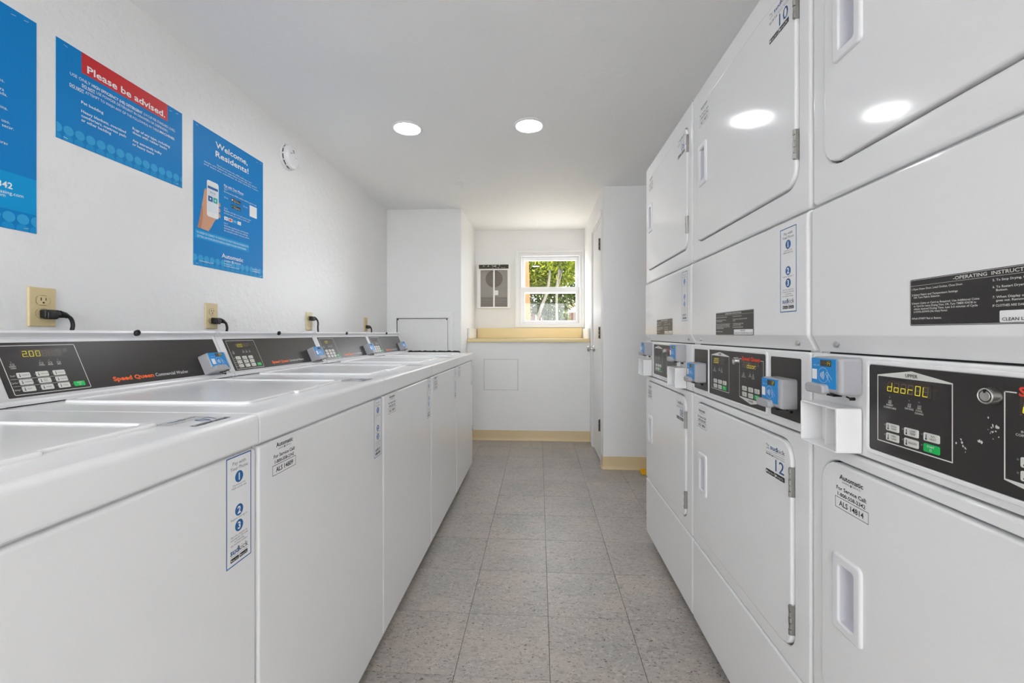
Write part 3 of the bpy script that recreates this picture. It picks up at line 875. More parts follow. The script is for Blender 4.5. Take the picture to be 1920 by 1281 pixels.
def p1_dots(p): dots(p, 0.455, 0.610, (0.455 - 0.065) % 0.0325, b1=0.033, b2=0.005, pitch=0.0325)
def p1_band(p): p.rect(0.0005, 0.4545, 0.053, 0.1545, 'poster_band', 0.0004)
poster('poster', 'blue notice poster with pale dots, cropped by the left frame edge', 1.151 - 0.455, 1.376, 0.455, 0.610, (('dot_pattern', p1_dots), ('band', p1_band), ('lettering', p1)))
poster('poster', 'wide blue poster with a red heading band', 1.201, 1.680, 0.457, 0.304, (('dot_pattern', p2_dots), ('heading_band', p2_band), ('lettering', p2)))
poster('poster', 'tall blue welcome poster with a hand holding a phone', 1.715, 1.378, 0.455, 0.610, (('dot_pattern', p3_dots), ('band', p3_band), ('lettering', p3), ('hand_picture', p3_hand), ('phone_picture', p3_phone)))

# ------------------------------------------------------------------ stickers shared by the machines
def service_sticker(p, num):
    """0.100 x 0.075, origin lower left"""
    p.rect(0, 0.105, 0, 0.078, 'sticker', 0.0002, 0.002)
    p.text('Automatic', 0.049, 0.0615, 0.0085, 'ink', 0.058, 'c', 0.022)
    p.text('LEASING', 0.0355, 0.0555, 0.0032, 'ink_grey', 0.018, 'c'); p.text('SERVICE', 0.0625, 0.0555, 0.0032, 'ink_grey', 0.018, 'c')
    for dx, dz in ((0, 0), (0.0022, 0), (0, 0.0022), (0.0022, 0.0022)): p.rect(0.047 + dx, 0.0488 + dx, 0.0547 + dz, 0.0565 + dz, 'ink', 0.0005)
    p.text('For Service Call:', 0.049, 0.0405, 0.0068, 'ink', 0.074, 'c', 0.018)
    p.text('1-800-558-2342', 0.049, 0.0295, 0.0066, 'ink', 0.068, 'c', 0.018)
    p.frame(0.008, 0.090, 0.006, 0.0265, 0.0010, 'ink')
    p.text(num, 0.049, 0.0115, 0.0095, 'ink', 0.060, 'c', 0.018)

def pay_sticker(p):
    """0.063 x 0.190"""
    p.rect(0, 0.063, 0, 0.190, 'sticker', 0.0002)
    p.frame(0, 0.063, 0, 0.190, 0.0020, 'ink_blue', 0.0003)
    p.text('Pay with', 0.0315, 0.1745, 0.0062, 'ink_grey', 0.033, 'c'); p.text('Your Phone', 0.0315, 0.1655, 0.0062, 'ink_grey', 0.044, 'c')
    for z, s in ((0.1520, '1'), (0.0930, '2'), (0.0655, '3')):
        p.disc(0.0315, z, 0.0102, 'ink_blue', 0.0003, 24); p.text(s, 0.0315, z - 0.0060, 0.0122, 'white', al='c', bold=0.03)
    p.text('Download the', 0.0315, 0.1375, 0.0033, 'ink_grey', 0.031, 'c'); p.text('FREE mobile app', 0.0315, 0.1325, 0.0033, 'ink_grey', 0.037, 'c')
    p.text('Register and sign in', 0.0315, 0.0790, 0.0033, 'ink_grey', 0.041, 'c')
    for k, s in enumerate(('Start the machine by', 'scanning the QR code', 'or entering', 'the machine number')):
        p.text(s, 0.0315, 0.0490 - 0.0048 * k, 0.0033, 'ink_grey', (0.042, 0.044, 0.024, 0.042)[k], 'c')
    p.text('sud', 0.0095, 0.0200, 0.0102, 'ink_navy', 0.0205, bold=0.022); p.text('kick', 0.0305, 0.0200, 0.0102, 'ink', 0.0235)
    p.rect(0.010, 0.053, 0.0165, 0.0170, 'ink', 0.0004)
    for x in (0.010, 0.0325):
        p.rect(x, x + 0.0205, 0.0075, 0.0142, 'ink', 0.0004, 0.001); p.text('App Store' if x < 0.02 else 'Google Play', x + 0.005, 0.0092, 0.0028, 'white', 0.0135, c=0.0006)
        p.disc(x + 0.0026, 0.0108, 0.0014, 'white', 0.0006, 8)

def number_sticker(p, num):
    """0.085 x 0.078"""
    p.rect(0, 0.085, 0, 0.080, 'sticker', 0.0002, 0.003)
    p.text('Pay', 0.002, 0.0685, 0.0058, 'ink_grey', 0.014); p.text('with', 0.002, 0.0610, 0.0050, 'ink_grey', 0.015)
    p.text('sud', 0.0205, 0.0630, 0.0105, 'ink_navy', 0.029, bold=0.022); p.text('kick', 0.0505, 0.0630, 0.0105, 'ink', 0.031)
    p.rect(0.0205, 0.050, 0.0588, 0.0594, 'ink'); p.rect(0.053, 0.081, 0.0588, 0.0592, 'ink_grey')
    p.rect(0.001, 0.081, 0.0540, 0.0546, 'ink'); p.text('Scan QR Code', 0.001, 0.0478, 0.0042, 'ink', 0.034, bold=0.02); p.text('OR Enter Number', 0.037, 0.0478, 0.0042, 'ink_grey', 0.044)
    p.text(num, 0.0605, 0.0170, 0.0275, 'ink_navy', 0.036, 'c', 0.006)
    for x0, x1, s in ((0.001, 0.039, 'App Store'), (0.041, 0.081, 'Google Play')):
        p.rect(x0, x1, 0.001, 0.0125, 'ink', 0.0004, 0.0015); p.text(s, x0 + 0.009, 0.0042, 0.0050, 'white', 0.026, c=0.0006); p.disc(x0 + 0.0048, 0.0067, 0.0028, 'white', 0.0006, 8)

def sticker(key, name, fn, parent, loc, rot=None):
    k = 'st_' + key
    if k not in CACHE:
        p = Print(); fn(p); CACHE[k] = p.mesh(name)
    return obj(name, CACHE[k], None, parent, loc, rot)

# ------------------------------------------------------------------ card reader (origin at its lower left on the mounting surface, faces -y)
def card_reader(parent, loc, rot, num, group_label):
    def body(m):
        m.plate(0.0, 0.080, 0.0, 0.066, 0.006, 0.036, 0.0, 0.007)
    r = part('rd_body', 'card_reader', body, 'grey', parent, loc, rot, group_label)
    part('rd_face', 'faceplate', lambda m: m.plate(0.002, 0.0695, 0.0095, 0.0635, 0.0015, 0.0368, 0.034, 0.0004), 'blue_face', r)
    part('rd_disp', 'display', lambda m: m.plate(0.028, 0.057, 0.0495, 0.0605, 0.0008, 0.0372, 0.0365), 'display', r)
    def prt(p):
        p.seg('  ' + num, 0.030, 0.0515, 0.0042, 0.0074, 0.0068, 0.0374)
        p.text('CARD', 0.008, 0.0490, 0.0022, 'white', c=0.0371); p.text('PAY', 0.020, 0.0490, 0.0022, 'white', c=0.0371)
        p.rect(0.004, 0.0185, 0.0235, 0.0425, 'white', 0.0371)
        p.arc(0.036, 0.0325, 0.0140, 0.0005, 0, 2 * math.pi, 'white', 0.0371, 26)
        for k in range(4): p.arc(0.0245, 0.0325, 0.0042 + 0.0032 * k, 0.0014, -0.72 + 0.05 * k, 0.72 - 0.05 * k, 'white', 0.0372, 8)
        # an outlined hand
        H_ = [(0.044, 0.0375), (0.0475, 0.0385), (0.0525, 0.0345), (0.0600, 0.0260)]
        for a, q in zip(H_, H_[1:]): p.line(*a, *q, 0.0007, 'white', 0.0372)
        H_ = [(0.044, 0.0375), (0.0432, 0.0345), (0.0455, 0.0330), (0.0480, 0.0275), (0.0545, 0.0215)]
        for a, q in zip(H_, H_[1:]): p.line(*a, *q, 0.0007, 'white', 0.0372)
        for z in (0.0345, 0.0320, 0.0295): p.line(0.0455, z, 0.0500, z - 0.0020, 0.0006, 'white', 0.0372)
        p.disc(0.006, 0.0155, 0.0018, 'white', 0.0371, 10); p.disc(0.0600, 0.0440, 0.0008, 'ink', 0.0371, 8); p.disc(0.022, 0.055, 0.0012, 'ink_navy', 0.0371, 8)
    sticker('rd_print' + num, 'print', prt, r, None)
    def lip(m):
        prof = []
        m.plate(-0.003, 0.050, -0.002, 0.0165, 0.007, 0.048, 0.030, 0.004)
    part('rd_lip', 'card_slot_lip', lip, 'grey', r)
    part('rd_slot', 'card_slot', lambda m: m.box(0.044, 0.064, -0.037, -0.022, -0.0035, 0.0005, 0.0006), 'blackgloss', r)
    def knob(m):
        m.tube([(0.072, -0.014, -0.006), (0.072, -0.007, -0.006)], 0.003, 10); m.tube([(0.060, -0.012, -0.004), (0.0715, -0.012, -0.006)], 0.0015, 8)
        m.tube([(0.040, -0.022, 0.0), (0.040, -0.022, -0.005)], 0.002, 8)
    part('rd_knob', 'latch', knob, 'blackgloss', r)
    return r

# ------------------------------------------------------------------ washers
WW, WPITCH = 0.652, 0.655
WFX, WY0 = -0.5303, 0.778 - 0.655
SL = (0.4077, 0.9131)
def CON(a, b, c):      # on the sloping console face
    return (a, 0.5517 + SL[0] * b - SL[1] * c, 0.955 + SL[1] * b + SL[0] * c)
TILT = -math.asin(SL[0])

def washer(k, label, num, rnum, price, group):
    t = thing('washing_machine', label, 'washer', (WFX, WY0 + WPITCH * k, 0), LEFT_ROT, group)
    part('w_cab', 'cabinet', lambda m: m.box(0.0, WW, 0.010, 0.690, 0.035, 0.880, 0.004), 'enamel_wash', t)
    for x in (0.06, WW - 0.06):
        for y in (0.07, 0.62):
            part('w_leg', 'leg', lambda m: m.lathe([(0.018, 0.0), (0.018, 0.010), (0.008, 0.012), (0.008, 0.040)], (0, 0), TOP, 14), 'black', t, (x, y, 0))
    part('w_front', 'front_panel', lambda m: m.plate(0.001, WW - 0.001, 0.055, 0.8735, 0.007, 0.0, -0.03, 0.0065), 'enamel_wash', t)
    def top(m):
        prof = []
        # rolled front edge
        for q in range(7):
            a = q / 6 * math.pi / 2
            prof.append((0.012 - 0.012 * math.sin(a) - 0.004, 0.937 - 0.012 + 0.012 * math.cos(a)))
        prof = prof + [(-0.004, 0.882), (-0.001, 0.8785), (0.006, 0.878), (0.012, 0.882), (0.690, 0.882), (0.690, 0.937)]
        m.bprism(prof, 0.0, WW, 0.0022)
    part('w_top', 'worktop', top, 'enamel_top', t, ang=40)
    def lid(m):
        T = lambda a, b, c: (a, b, 0.937 + c)
        m.ringplate((0.095, 0.545, 0.088, 0.515), 0.018, (0.112, 0.528, 0.104, 0.505), 0.016, 0.0055, 0.0, 0.0035, 0.003, T)
        m.plate(0.110, 0.530, 0.102, 0.507, 0.016, 0.0022, 0.0, 0.001, T)
    part('w_lid', 'lid', lid, 'enamel_top', t, ang=50)
    def pull(m):
        T = lambda a, b, c: (a, b, 0.937 + c)
        m.plate(0.27, 0.37, 0.078, 0.096, 0.008, 0.0062, 0.0, 0.004, T)
    part('w_pull', 'lid_pull', pull, 'enamel_top', t)
    prof = [(0.532, 0.9395), (0.531, 0.9455), (0.5355, 0.9500), (0.5455, 0.9515), (0.5517 + SL[0] * .001, 0.955), (0.6027, 1.069), (0.6062, 1.0755), (0.6040, 1.0800), (0.5960, 1.0850), (0.5925, 1.0895), (0.5960, 1.0945), (0.6060, 1.0958), (0.664, 1.0958), (0.688, 1.088), (0.690, 0.9395)]
    def con(m):
        m.prism(prof, 0.010, WW - 0.008)
        for x0, x1, o in ((0.0015, 0.0105, 0.003), (WW - 0.0095, WW - 0.001, 0.003)):
            cy, cz = 0.62, 1.0
            m.prism([(cy + (y - cy) * 1.02 - 0.001, min(cz + (z - cz) * 1.02, 1.0975) if z > 0.95 else z) for y, z in prof], x0, x1)
    con_o = part('w_con', 'console', con, 'plastic_white', t, ang=30)
    part('w_gap', 'console_gap_shade', lambda m: m.box(0.004, WW - 0.003, 0.5345, 0.684, 0.9372, 0.9398), 'gap', t)  # dark strip stands in for the shade in the gap under the console
    def cap(m):
        T = lambda a, b, c: (a, 0.5905 - c * 0.9, b + c * 0.2)
        m.lathe([(0.0085, -0.004), (0.0085, 0.002), (0.006, 0.005), (0.0025, 0.006)], (0.352, 1.0895), T, 14)
    part('w_cap', 'locking_cap', cap, 'blackgloss', t)
    # charcoal overlay with keypad
    g = part('w_panel', 'control_overlay', lambda m: m.plate(0.032, 0.641, -0.003, 0.1235, 0.002, 0.0012, -0.0005, 0.0004, CON), 'black_panel', t)
    part('w_disp', 'display', lambda m: m.plate(0.080, 0.1595, 0.0872, 0.1055, 0.0006, 0.0016, 0.001, 0, CON), 'display', g)
    cols = ((0.0585, 0.0825), (0.0930, 0.1170), (0.1265, 0.1505)); rows = ((0.041, 0.053), (0.0252, 0.0372), (0.0094, 0.0214))
    for c_ in cols:
        for r_ in rows:
            part('w_btn%s%s' % (c_, r_), 'button', lambda m: m.plate(c_[0], c_[1], r_[0], r_[1], 0.002, 0.0024, 0.001, 0.0006, CON, n=3, es=2), 'button', g)
    part('w_start', 'start_button', lambda m: m.plate(0.1590, 0.1830, 0.0094, 0.0214, 0.002, 0.0024, 0.001, 0.0006, CON, n=3, es=2), 'green', g, label='green start button')
    def prt(p):
        p.T = CON
        z = 0.0014
        p.frame(0.042, 0.194, 0.0030, 0.1165, 0.0014, 'button', z, 0.003)
        for q in (0.0389, 0.0231): p.rect(0.045, 0.152, q - 0.0003, q + 0.0003, 'button', z)
        for r_, s in zip(rows, ('Soil', 'Cycle', 'Temp')):
            p.text(s, 0.0545, r_[0] + 0.004, 0.0038, 'button', al='r', c=z)
            for c_ in cols: p.disc(c_[0] - 0.0025, r_[0] + 0.006, 0.0012, 'ink_grey', z, 8)
        p.disc(0.1565, 0.0154, 0.0012, 'ink_grey', z, 8)
        W_ = (('LIGHT', 'MEDIUM', 'HEAVY'), ('NORMAL', 'PERM PRESS', 'DELICATES'), ('HOT', 'WARM', 'COLD'))
        for r_, ws in zip(rows, W_):
            for c_, s in zip(cols, ws):
                if ' ' in s:
                    a, b_ = s.split(); p.text(a, c_[0] + 0.009, r_[0] + 0.0068, 0.0022, 'ink', c=0.0027); p.text(b_, c_[0] + 0.009, r_[0] + 0.0030, 0.0022, 'ink', c=0.0027)
                else:
                    p.text(s, c_[0] + 0.0085, r_[0] + 0.0045, 0.0026, 'ink', min(0.014, 0.0026 * len(s)), c=0.0027)
                p.rect(c_[0] + 0.0038, c_[0] + 0.0050, r_[0] + 0.0030, r_[0] + 0.0095, 'ink', 0.0027); p.disc(c_[0] + 0.0044, r_[0] + 0.0035, 0.0013, 'ink', 0.0028, 8)
        p.text('START', 0.171, 0.0165, 0.0026, 'white', al='c', c=0.0027, bold=0.01); p.frame(0.1697, 0.1723, 0.0118, 0.0144, 0.0004, 'white', 0.0027)
        for x, s in ((0.058, 'INSERT CARD'), (0.111, 'WASH'), (0.1285, 'RINSE'), (0.146, 'SPIN')):
            p.disc(x, 0.0785, 0.0013, 'ink_grey', z, 8)
            p.frame(x - 0.003, x + 0.004, 0.0705, 0.0745, 0.0006, 'button', z)
            for i_, q in enumerate(s.split()): p.text(q, x, 0.0665 - 0.0040 * i_, 0.0027, 'button', al='c', c=z, bold=0.01)
        p.seg(price, 0.083, 0.0895, 0.0072, 0.0125, 0.0124, 0.0018)
        p.rect(0.162, 0.173, 0.0975, 0.1065, 'display', z)
        p.text('Speed Queen', 0.252, 0.0115, 0.0112, 'orange', 0.116, bold=0.035, c=z)
        p.text('Commercial Washer', 0.3735, 0.0118, 0.0098, 'white', 0.113, c=z)
    k_ = 'w_prt' + price
    if k_ not in CACHE:
        p = Print(CON); prt(p); CACHE[k_] = p.mesh('print')
    obj('print', CACHE[k_], None, g)
    o = CON(0.545, -0.004, 0.001)
    card_reader(t, o, (TILT, 0, 0), rnum, 'grey card reader with a blue face')
    sticker('srv' + num, 'service_sticker', lambda p: service_sticker(p, num), t, (0.036, 0.0, 0.796))
    sticker('pay', 'payment_sticker', pay_sticker, t, (0.5725, 0.0, 0.683))
    sticker('num' + rnum, 'number_sticker', lambda p: number_sticker(p, rnum), t, (0.535, 0.022, 0.937), (-math.pi / 2, 0, 0))
    return t

GW = 'row of top-load washers along the poster wall'
washer(0, 'white top-load washer nearest the camera, cropped by the left frame edge', 'ALS 14808', '07', '2.00   ', GW)
washer(1, 'white top-load washer whose lit display reads 2.00', 'ALS 14809', '09', '2.00   ', GW)
washer(2, 'white top-load washer in the middle of the row of five', 'ALS 14810', '11', '1.00   ', GW)
washer(3, 'white top-load washer second from the far end of the row', 'ALS 14811', '13', '1.00  ', GW)
w5 = washer(4, 'white top-load washer at the far end by the access panel', 'ALS 14812', '15', '      ', GW)
def hose(m):
    P = [(0.700, 0.02, 0.30), (0.700, 0.05, 0.75), (0.690, 0.09, 0.90)] + [(0.685, 0.12 + 0.40 * k / 40, 0.9335 + 0.0015 * math.sin(k)) for k in range(41)] + [(0.690, 0.55, 0.90), (0.700, 0.60, 0.75), (0.700, 0.62, 0.30)]
    P = [Vector(p) for p in P]; pts = []
    for a, b_ in zip(P, P[1:]):
        n = max(1, int((b_ - a).length / 0.006))
        for q in range(n): pts.append(a.lerp(b_, q / n))
    pts.append(P[-1])
    m.tube(pts, [0.017 if (i // 2) % 2 else 0.0145 for i in range(len(pts))], 10)
part('hose', 'drain_hose', hose, 'black', w5, label='black corrugated hose lying behind the washer')

# ------------------------------------------------------------------ stacked dryers
DW, DPITCH, DFX = 0.682, 0.686, 0.563
def dryer(far_y, label, nums, srv, readers, boxes, plates, op, disp, rlabel):
    t = thing('stacked_dryer', label, 'dryer', (DFX, far_y, 0), RIGHT_ROT, 'stacked dryers along the right wall')
    part('d_cab', 'cabinet', lambda m: m.box(0.0, DW, 0.020, 0.700, 0.048, 1.945, 0.004), 'enamel', t)
    for x in (0.07, DW - 0.07):
        for y in (0.08, 0.62):
            part('d_leg', 'leg', lambda m: m.lathe([(0.020, 0.0), (0.020, 0.012), (0.009, 0.014), (0.009, 0.052)], (0, 0), TOP, 14), 'dark_steel', t, (x, y, 0))
    def upan(m):
        m.ringplate((0.001, DW - 0.001, 1.3495, 1.9445), 0.010, (0.041, 0.641, 1.409, 1.879), 0.044, 0.0, -0.025, 0.007, 0.004, cbh=-0.018)
    part('d_up', 'upper_front', upan, 'enamel', t)
    def lpan(m):
        m.ringplate((0.001, DW - 0.001, 0.3385, 0.8695), 0.010, (0.034, 0.625, 0.378, 0.848), 0.044, 0.0, -0.025, 0.006, 0.004, cbh=-0.018)
    part('d_lp', 'lower_front', lpan, 'enamel', t)
    part('d_kick', 'kick_panel', lambda m: m.plate(0.001, DW - 0.001, 0.052, 0.3345, 0.010, 0.0, -0.025, 0.006), 'enamel', t)
    part('d_gap', 'gap_shade_liner', lambda m: m.box(0.03, 0.65, 0.0165, 0.0198, 0.37, 1.89), 'gap', t)  # dark sheet behind the doors paints the shade in their gaps
    def mid(m):
        prof = [(0.024, 1.3460), (0.004, 1.3460), (-0.0035, 1.3400), (-0.0045, 1.3300), (-0.0045, 1.0860), (-0.0035, 1.0825), (0.011, 1.0545), (0.014, 1.0515), (0.024, 1.0515)]
        n = len(prof)
        # rounded ends: shrink the profile towards its back at the two ends
        ls = []
        for x, s in ((0.002, 0.0), (0.0024, 0.40), (0.0038, 0.72), (0.006, 0.92), (0.009, 1.0), (DW - 0.009, 1.0), (DW - 0.006, 0.92), (DW - 0.0038, 0.72), (DW - 0.0024, 0.40), (DW - 0.002, 0.0)):
            ls.append([(x, 0.020 + (y - 0.020) * s, z + (0 if z > 1.07 else (1 - s) * 0.020 * (1.0 if z < 1.06 else 0.6))) for y, z in prof])
        m.loops(ls, 0, True, True)
    part('d_mid', 'middle_panel', mid, 'enamel', t, ang=45)
    for x in (0.068, 0.632):
        def bolt(m):
            T = lambda a, b, c: (a, 0.0045 - c * 0.88, b - c * 0.35)
            m.lathe([(0.0072, 0.0), (0.0072, 0.0015), (0.0055, 0.002), (0.0055, 0.005), (0.003, 0.0062)], (0, 1.068), T, 12)
        part('d_bolt', 'bolt', bolt, 'steel', t, (x, 0, 0))
    part('d_fas', 'control_fascia', lambda m: m.plate(0.001, DW - 0.001, 0.8735, 1.0485, 0.006, -0.0005, -0.025, 0.004), 'enamel', t)
    # centre control overlay
    def emb(m):
        m.ringplate((0.148, 0.516, 0.8850, 1.0425), 0.008, (0.1555, 0.5085, 0.8925, 1.0355), 0.005, 0.0028, -0.002, 0.002, 0.002)
    g = part('d_emb', 'overlay_frame', emb, 'enamel', t)
    part('d_ov', 'control_overlay', lambda m: m.plate(0.1560, 0.5080, 0.8930, 1.0350, 0.004, 0.0012, -0.002, 0.0), 'black_panel', g)
    OFF = 0.194
    for s in (0, 1):
        dx = OFF * s
        part('d_disp', 'display', lambda m: m.plate(0.190, 0.272, 0.9925, 1.0135, 0.0008, 0.0016, 0.001), 'display', g, (dx, 0, 0))
        for c0, c1 in ((0.192, 0.2165), (0.2262, 0.2510), (0.2595, 0.2845)):
            for r0, r1 in ((0.9318, 0.9438), (0.9160, 0.9280)):
                st = c0 > 0.255 and r0 < 0.92
                part('d_b%s%s' % (c0, r0), 'start_button' if st else 'button', lambda m: m.plate(c0, c1, r0, r1, 0.002, 0.0026, 0.001, 0.0006, n=3, es=2), 'green' if st else 'button', g, (dx, 0, 0), label='green start button' if st else None)
    def prt(p):
        z = 0.0015
        for s in (0, 1):
            d = OFF * s
            a0, a1 = 0.1735 + d, 0.3035 + d
            w_ = 0.0016
            am = (a0 + a1) / 2
            p.rect(a0, a0 + w_, 0.9125, 1.0185, 'button', z); p.rect(a1 - w_, a1, 0.9125, 1.0185, 'button', z)
            if s == 0:
                p.rect(a0, a1, 0.9110, 0.9126, 'button', z)
                p.poly([(a0, 1.0180), (a1, 1.0180), (a1, 1.0198), (am, 1.0305), (a0, 1.0198)], 'button', z)
                p.text('UPPER', am, 1.0205, 0.0054, 'ink', al='c', c=z + 0.0003, bold=0.008)
            else:
                p.poly([(a0, 0.9128), (a0, 0.9110), (am, 0.8990), (a1, 0.9110), (a1, 0.9128)], 'button', z)
                p.text('LOWER', am, 0.9045, 0.0054, 'ink', al='c', c=z + 0.0003, bold=0.008)
                p.rect(a0, a0 + 0.014, 1.0170, 1.0185, 'button', z); p.rect(a1 - 0.014, a1, 1.0170, 1.0185, 'button', z)
                p.text('Speed Queen', am, 1.0145, 0.0105, 'orange_red', 0.098, 'c', 0.035, c=z)
            p.seg(disp[s], 0.1945 + d, 0.9955, 0.0078, 0.0135, 0.0127, 0.0019)
            p.rect(0.2745 + d, 0.284 + d, 1.002, 1.012, 'display', z)
            for x, ws in ((0.1985, ('INSERT', 'COINS/CARD')), (0.2345, ('DRYING',)), (0.2515, ('COOL', 'DOWN'))):
                p.disc(x + d, 0.9855, 0.0013, 'ink_grey', z, 8)
                for q in range(3): p.line(x + d - 0.0025 + 0.0022 * q, 0.9760, x + d - 0.0012 + 0.0022 * q, 0.9812, 0.0007, 'button', z)
                p.rect(x + d - 0.003, x + d + 0.0035, 0.9757, 0.9763, 'button', z)
                for i_, q in enumerate(ws): p.text(q, x + d, 0.9715 - 0.0042 * i_, 0.0029, 'button', al='c', c=z, bold=0.01)
            for c0, r0, ws in ((0.192, 0.9318, ('HIGH', 'TEMP')), (0.2262, 0.9318, ('LOW', 'TEMP')), (0.2595, 0.9318, ('NO', 'HEAT')), (0.192, 0.9160, ('MED', 'TEMP')), (0.2262, 0.9160, ('DELICATES',)), (0.2595, 0.9160, None)):
                p.disc(c0 + d - 0.0035, r0 + 0.008, 0.0013, 'ink_grey', z, 8)
                if ws is None:
                    p.text('START', c0 + d + 0.0125, r0 + 0.0072, 0.0028, 'white', al='c', c=0.0030, bold=0.01); p.frame(c0 + d + 0.011, c0 + d + 0.014, r0 + 0.0022, r0 + 0.0052, 0.0004, 'white', 0.0030); continue
                p.rect(c0 + d + 0.0045, c0 + d + 0.0058, r0 + 0.0028, r0 + 0.0100, 'ink', 0.0030); p.disc(c0 + d + 0.00515, r0 + 0.0032, 0.0015, 'ink', 0.0031, 8)
                for i_, q in enumerate(ws):
                    p.text(q, c0 + d + 0.0160, r0 + (0.0070 if len(ws) > 1 else 0.0048) - 0.0042 * i_, 0.0030, 'ink', al='c', c=0.0030, w=0.0145 if len(q) > 6 else None)
    k_ = 'd_prt' + disp[0] + disp[1]
    if k_ not in CACHE:
        p = Print(); prt(p); CACHE[k_] = p.mesh('print')
    obj('print', CACHE[k_], None, g)
    def lock(m):
        m.lathe([(0.0112, 0.001), (0.0106, 0.007), (0.0098, 0.0110), (0.0088, 0.0118), (0.0080, 0.0110), (0.0066, 0.0110), (0.0060, 0.0116)], (0.355, 1.010), n=22)
    part('d_lock', 'key_lock', lock, 'steel', g)
    def lockslot(m):
        m.ringplate((0.3475, 0.3625, 1.0025, 1.0175), 0.0075, (0.3485, 0.3615, 1.0035, 1.0165), 0.0065, 0.0113, 0.0108); m.box(0.3542, 0.3558, -0.0124, -0.0105, 1.0140, 1.0185)
    part('d_lock2', 'key_slot', lockslot, 'gap', g)
    if plates:
        for a0, a1 in ((0.020, 0.137), (0.531, 0.649)):
            part('d_pl%s' % a0, 'mounting_plate', lambda m: m.plate(a0, a1, 0.8935, 1.0330, 0.004, 0.0012, -0.002, 0.0004), 'black_panel', t)
    # doors
    for nm, x0, x1, z0, z1, hz, hgz in (('upper', 0.0445, 0.6375, 1.4125, 1.8755, 1.595, (1.467, 1.774)), ('lower', 0.0375, 0.6215, 0.3815, 0.8445, 0.537, (0.420, 0.725))):
        hx0, hx1, hz0, hz1 = 0.074, 0.147, hz, hz + 0.142
        h = (hx0 + 0.018, hx1 - 0.017, hz0 + 0.018, hz1 - 0.018)
        def dm(m):
            m.ringplate((x0, x1, z0, z1), 0.041, h, 0.006, 0.0055, -0.014, 0.0042, 0.001)
        d = part('d_door' + nm, 'door', dm, 'enamel', t, label='%s dryer door' % nm)
        def hm(m):
            m.ringplate((hx0, hx1, hz0, hz1), 0.010, h, 0.006, 0.0105, 0.005, 0.0045, 0.003)
        hd = part('d_h' + nm, 'handle', hm, 'plastic_white', d)
        def cm(m):
            m.loops([[FRONT(x, z, 0.0060) for x, z in rr(h[0], h[1], h[2], h[3], 0.006, 4)], [FRONT(x, z, -0.010) for x, z in rr(h[0] + .004, h[1] - .002, h[2] + .004, h[3] - .004, 0.005, 4)], [FRONT(x, z, -0.013) for x, z in rr(h[0] + .006, h[1] - .004, h[2] + .006, h[3] - .006, 0.004, 4)]], 0, False, True)
        part('d_c' + nm, 'handle_cup', cm, 'cup', d)
        for q in hgz:
            def hinge(m):
                m.box(x1 - 0.004, x1 + 0.004, -0.0075, 0.004, q, q + 0.066, 0.0006)
                for i_ in range(5): m.tube([(x1 + 0.001, -0.0075, q + 0.001 + i_ * 0.0130), (x1 + 0.001, -0.0075, q + 0.0126 + i_ * 0.0130)], 0.0033 if i_ % 2 else 0.0040, 10)
            part('d_hg%s%s' % (nm, q), 'hinge', hinge, 'dark_steel', d)
        i_ = 0 if nm == 'upper' else 1
        sx, sz = ((0.072, 1.795), (0.070 if far_y < 1 else 0.053, 0.757))[i_]
        sticker('srv' + srv[i_], 'service_sticker', lambda p: service_sticker(p, srv[i_]), d, (sx, -0.0055, sz))
        nx, nz = ((0.533, 1.785), (0.517, 0.746))[i_]
        sticker('num' + nums[i_], 'number_sticker', lambda p: number_sticker(p, nums[i_]), d, (nx, -0.0055, nz))
    # operating instructions plate and payment sticker on the middle panel
    def opp(p):
        p.rect(0, 0.240, 0, 0.069, 'black_panel', 0.0002, 0.003)
        p.frame(0.001, 0.239, 0.001, 0.068, 0.0005, 'button', 0.0004, 0.003)
        p.rect(0.0015, 0.2385, 0.0590, 0.0594, 'button', 0.0004)
        p.text('-OPERATING  INSTRUCTIONS-', 0.120, 0.0612, 0.0045, 'button', 0.105, 'c', 0.012, c=0.0005)
        L_ = ((0.053, '1.Open Dryer Door, Load Clothes, Close Door.'), (0.0445, '2.Select Fabric and Temperature Settings'), (0.0405, '   OR Turn Fabric Selector.'), (0.0320, '3.Insert Coins or Card as Required. Use Additional Coins'),
              (0.0278, '   or Card for more Drying Time. OR, Turn TIMER KNOB to'), (0.0236, '   obtain desired Drying Time. Last 3-5 minutes of Cycle'), (0.0194, '   is COOL-DOWN (No Heat) Period.'), (0.0095, '4.Push START Pad or Button.'))
        for z, s in L_: p.text(s, 0.0035 + (0.0032 if s[0] == ' ' else 0), z, 0.0027, 'button', len(s.strip()) * 0.00176, bold=0.014, c=0.0005)
        R_ = ((0.053, '5. To Stop Drying, Open Door.'), (0.0445, '6. To Restart Dryer, Close Door and Push START'), (0.0405, '   Button.'), (0.0320, '7. When Display or Indicator Light'), (0.0278, '   goes out. Remove Clothes.'), (0.0215, 'IF CLOTHES ARE DAMP, REPEAT STEPS'))
        for z, s in R_: p.text(s, 0.1180 + (0.004 if s[0] == ' ' else 0), z, 0.0027, 'button', len(s.strip()) * 0.00190, bold=0.014, c=0.0005)
        p.rect(0.126, 0.236, 0.0022, 0.0165, 'sticker', 0.0005, 0.0015)
        p.text('IMPORTANT', 0.181, 0.0112, 0.0034, 'ink', al='c', bold=0.012, c=0.0007); p.text('CLEAN LINT FILTER BEFORE EACH USE', 0.181, 0.0042, 0.0038, 'ink', 0.104, 'c', 0.012, c=0.0007)
    sticker('op', 'instruction_plate', opp, t, (op[0], -0.0045, op[1]))
    sticker('pay', 'payment_sticker', pay_sticker, t, (0.578, -0.0045, 1.136))
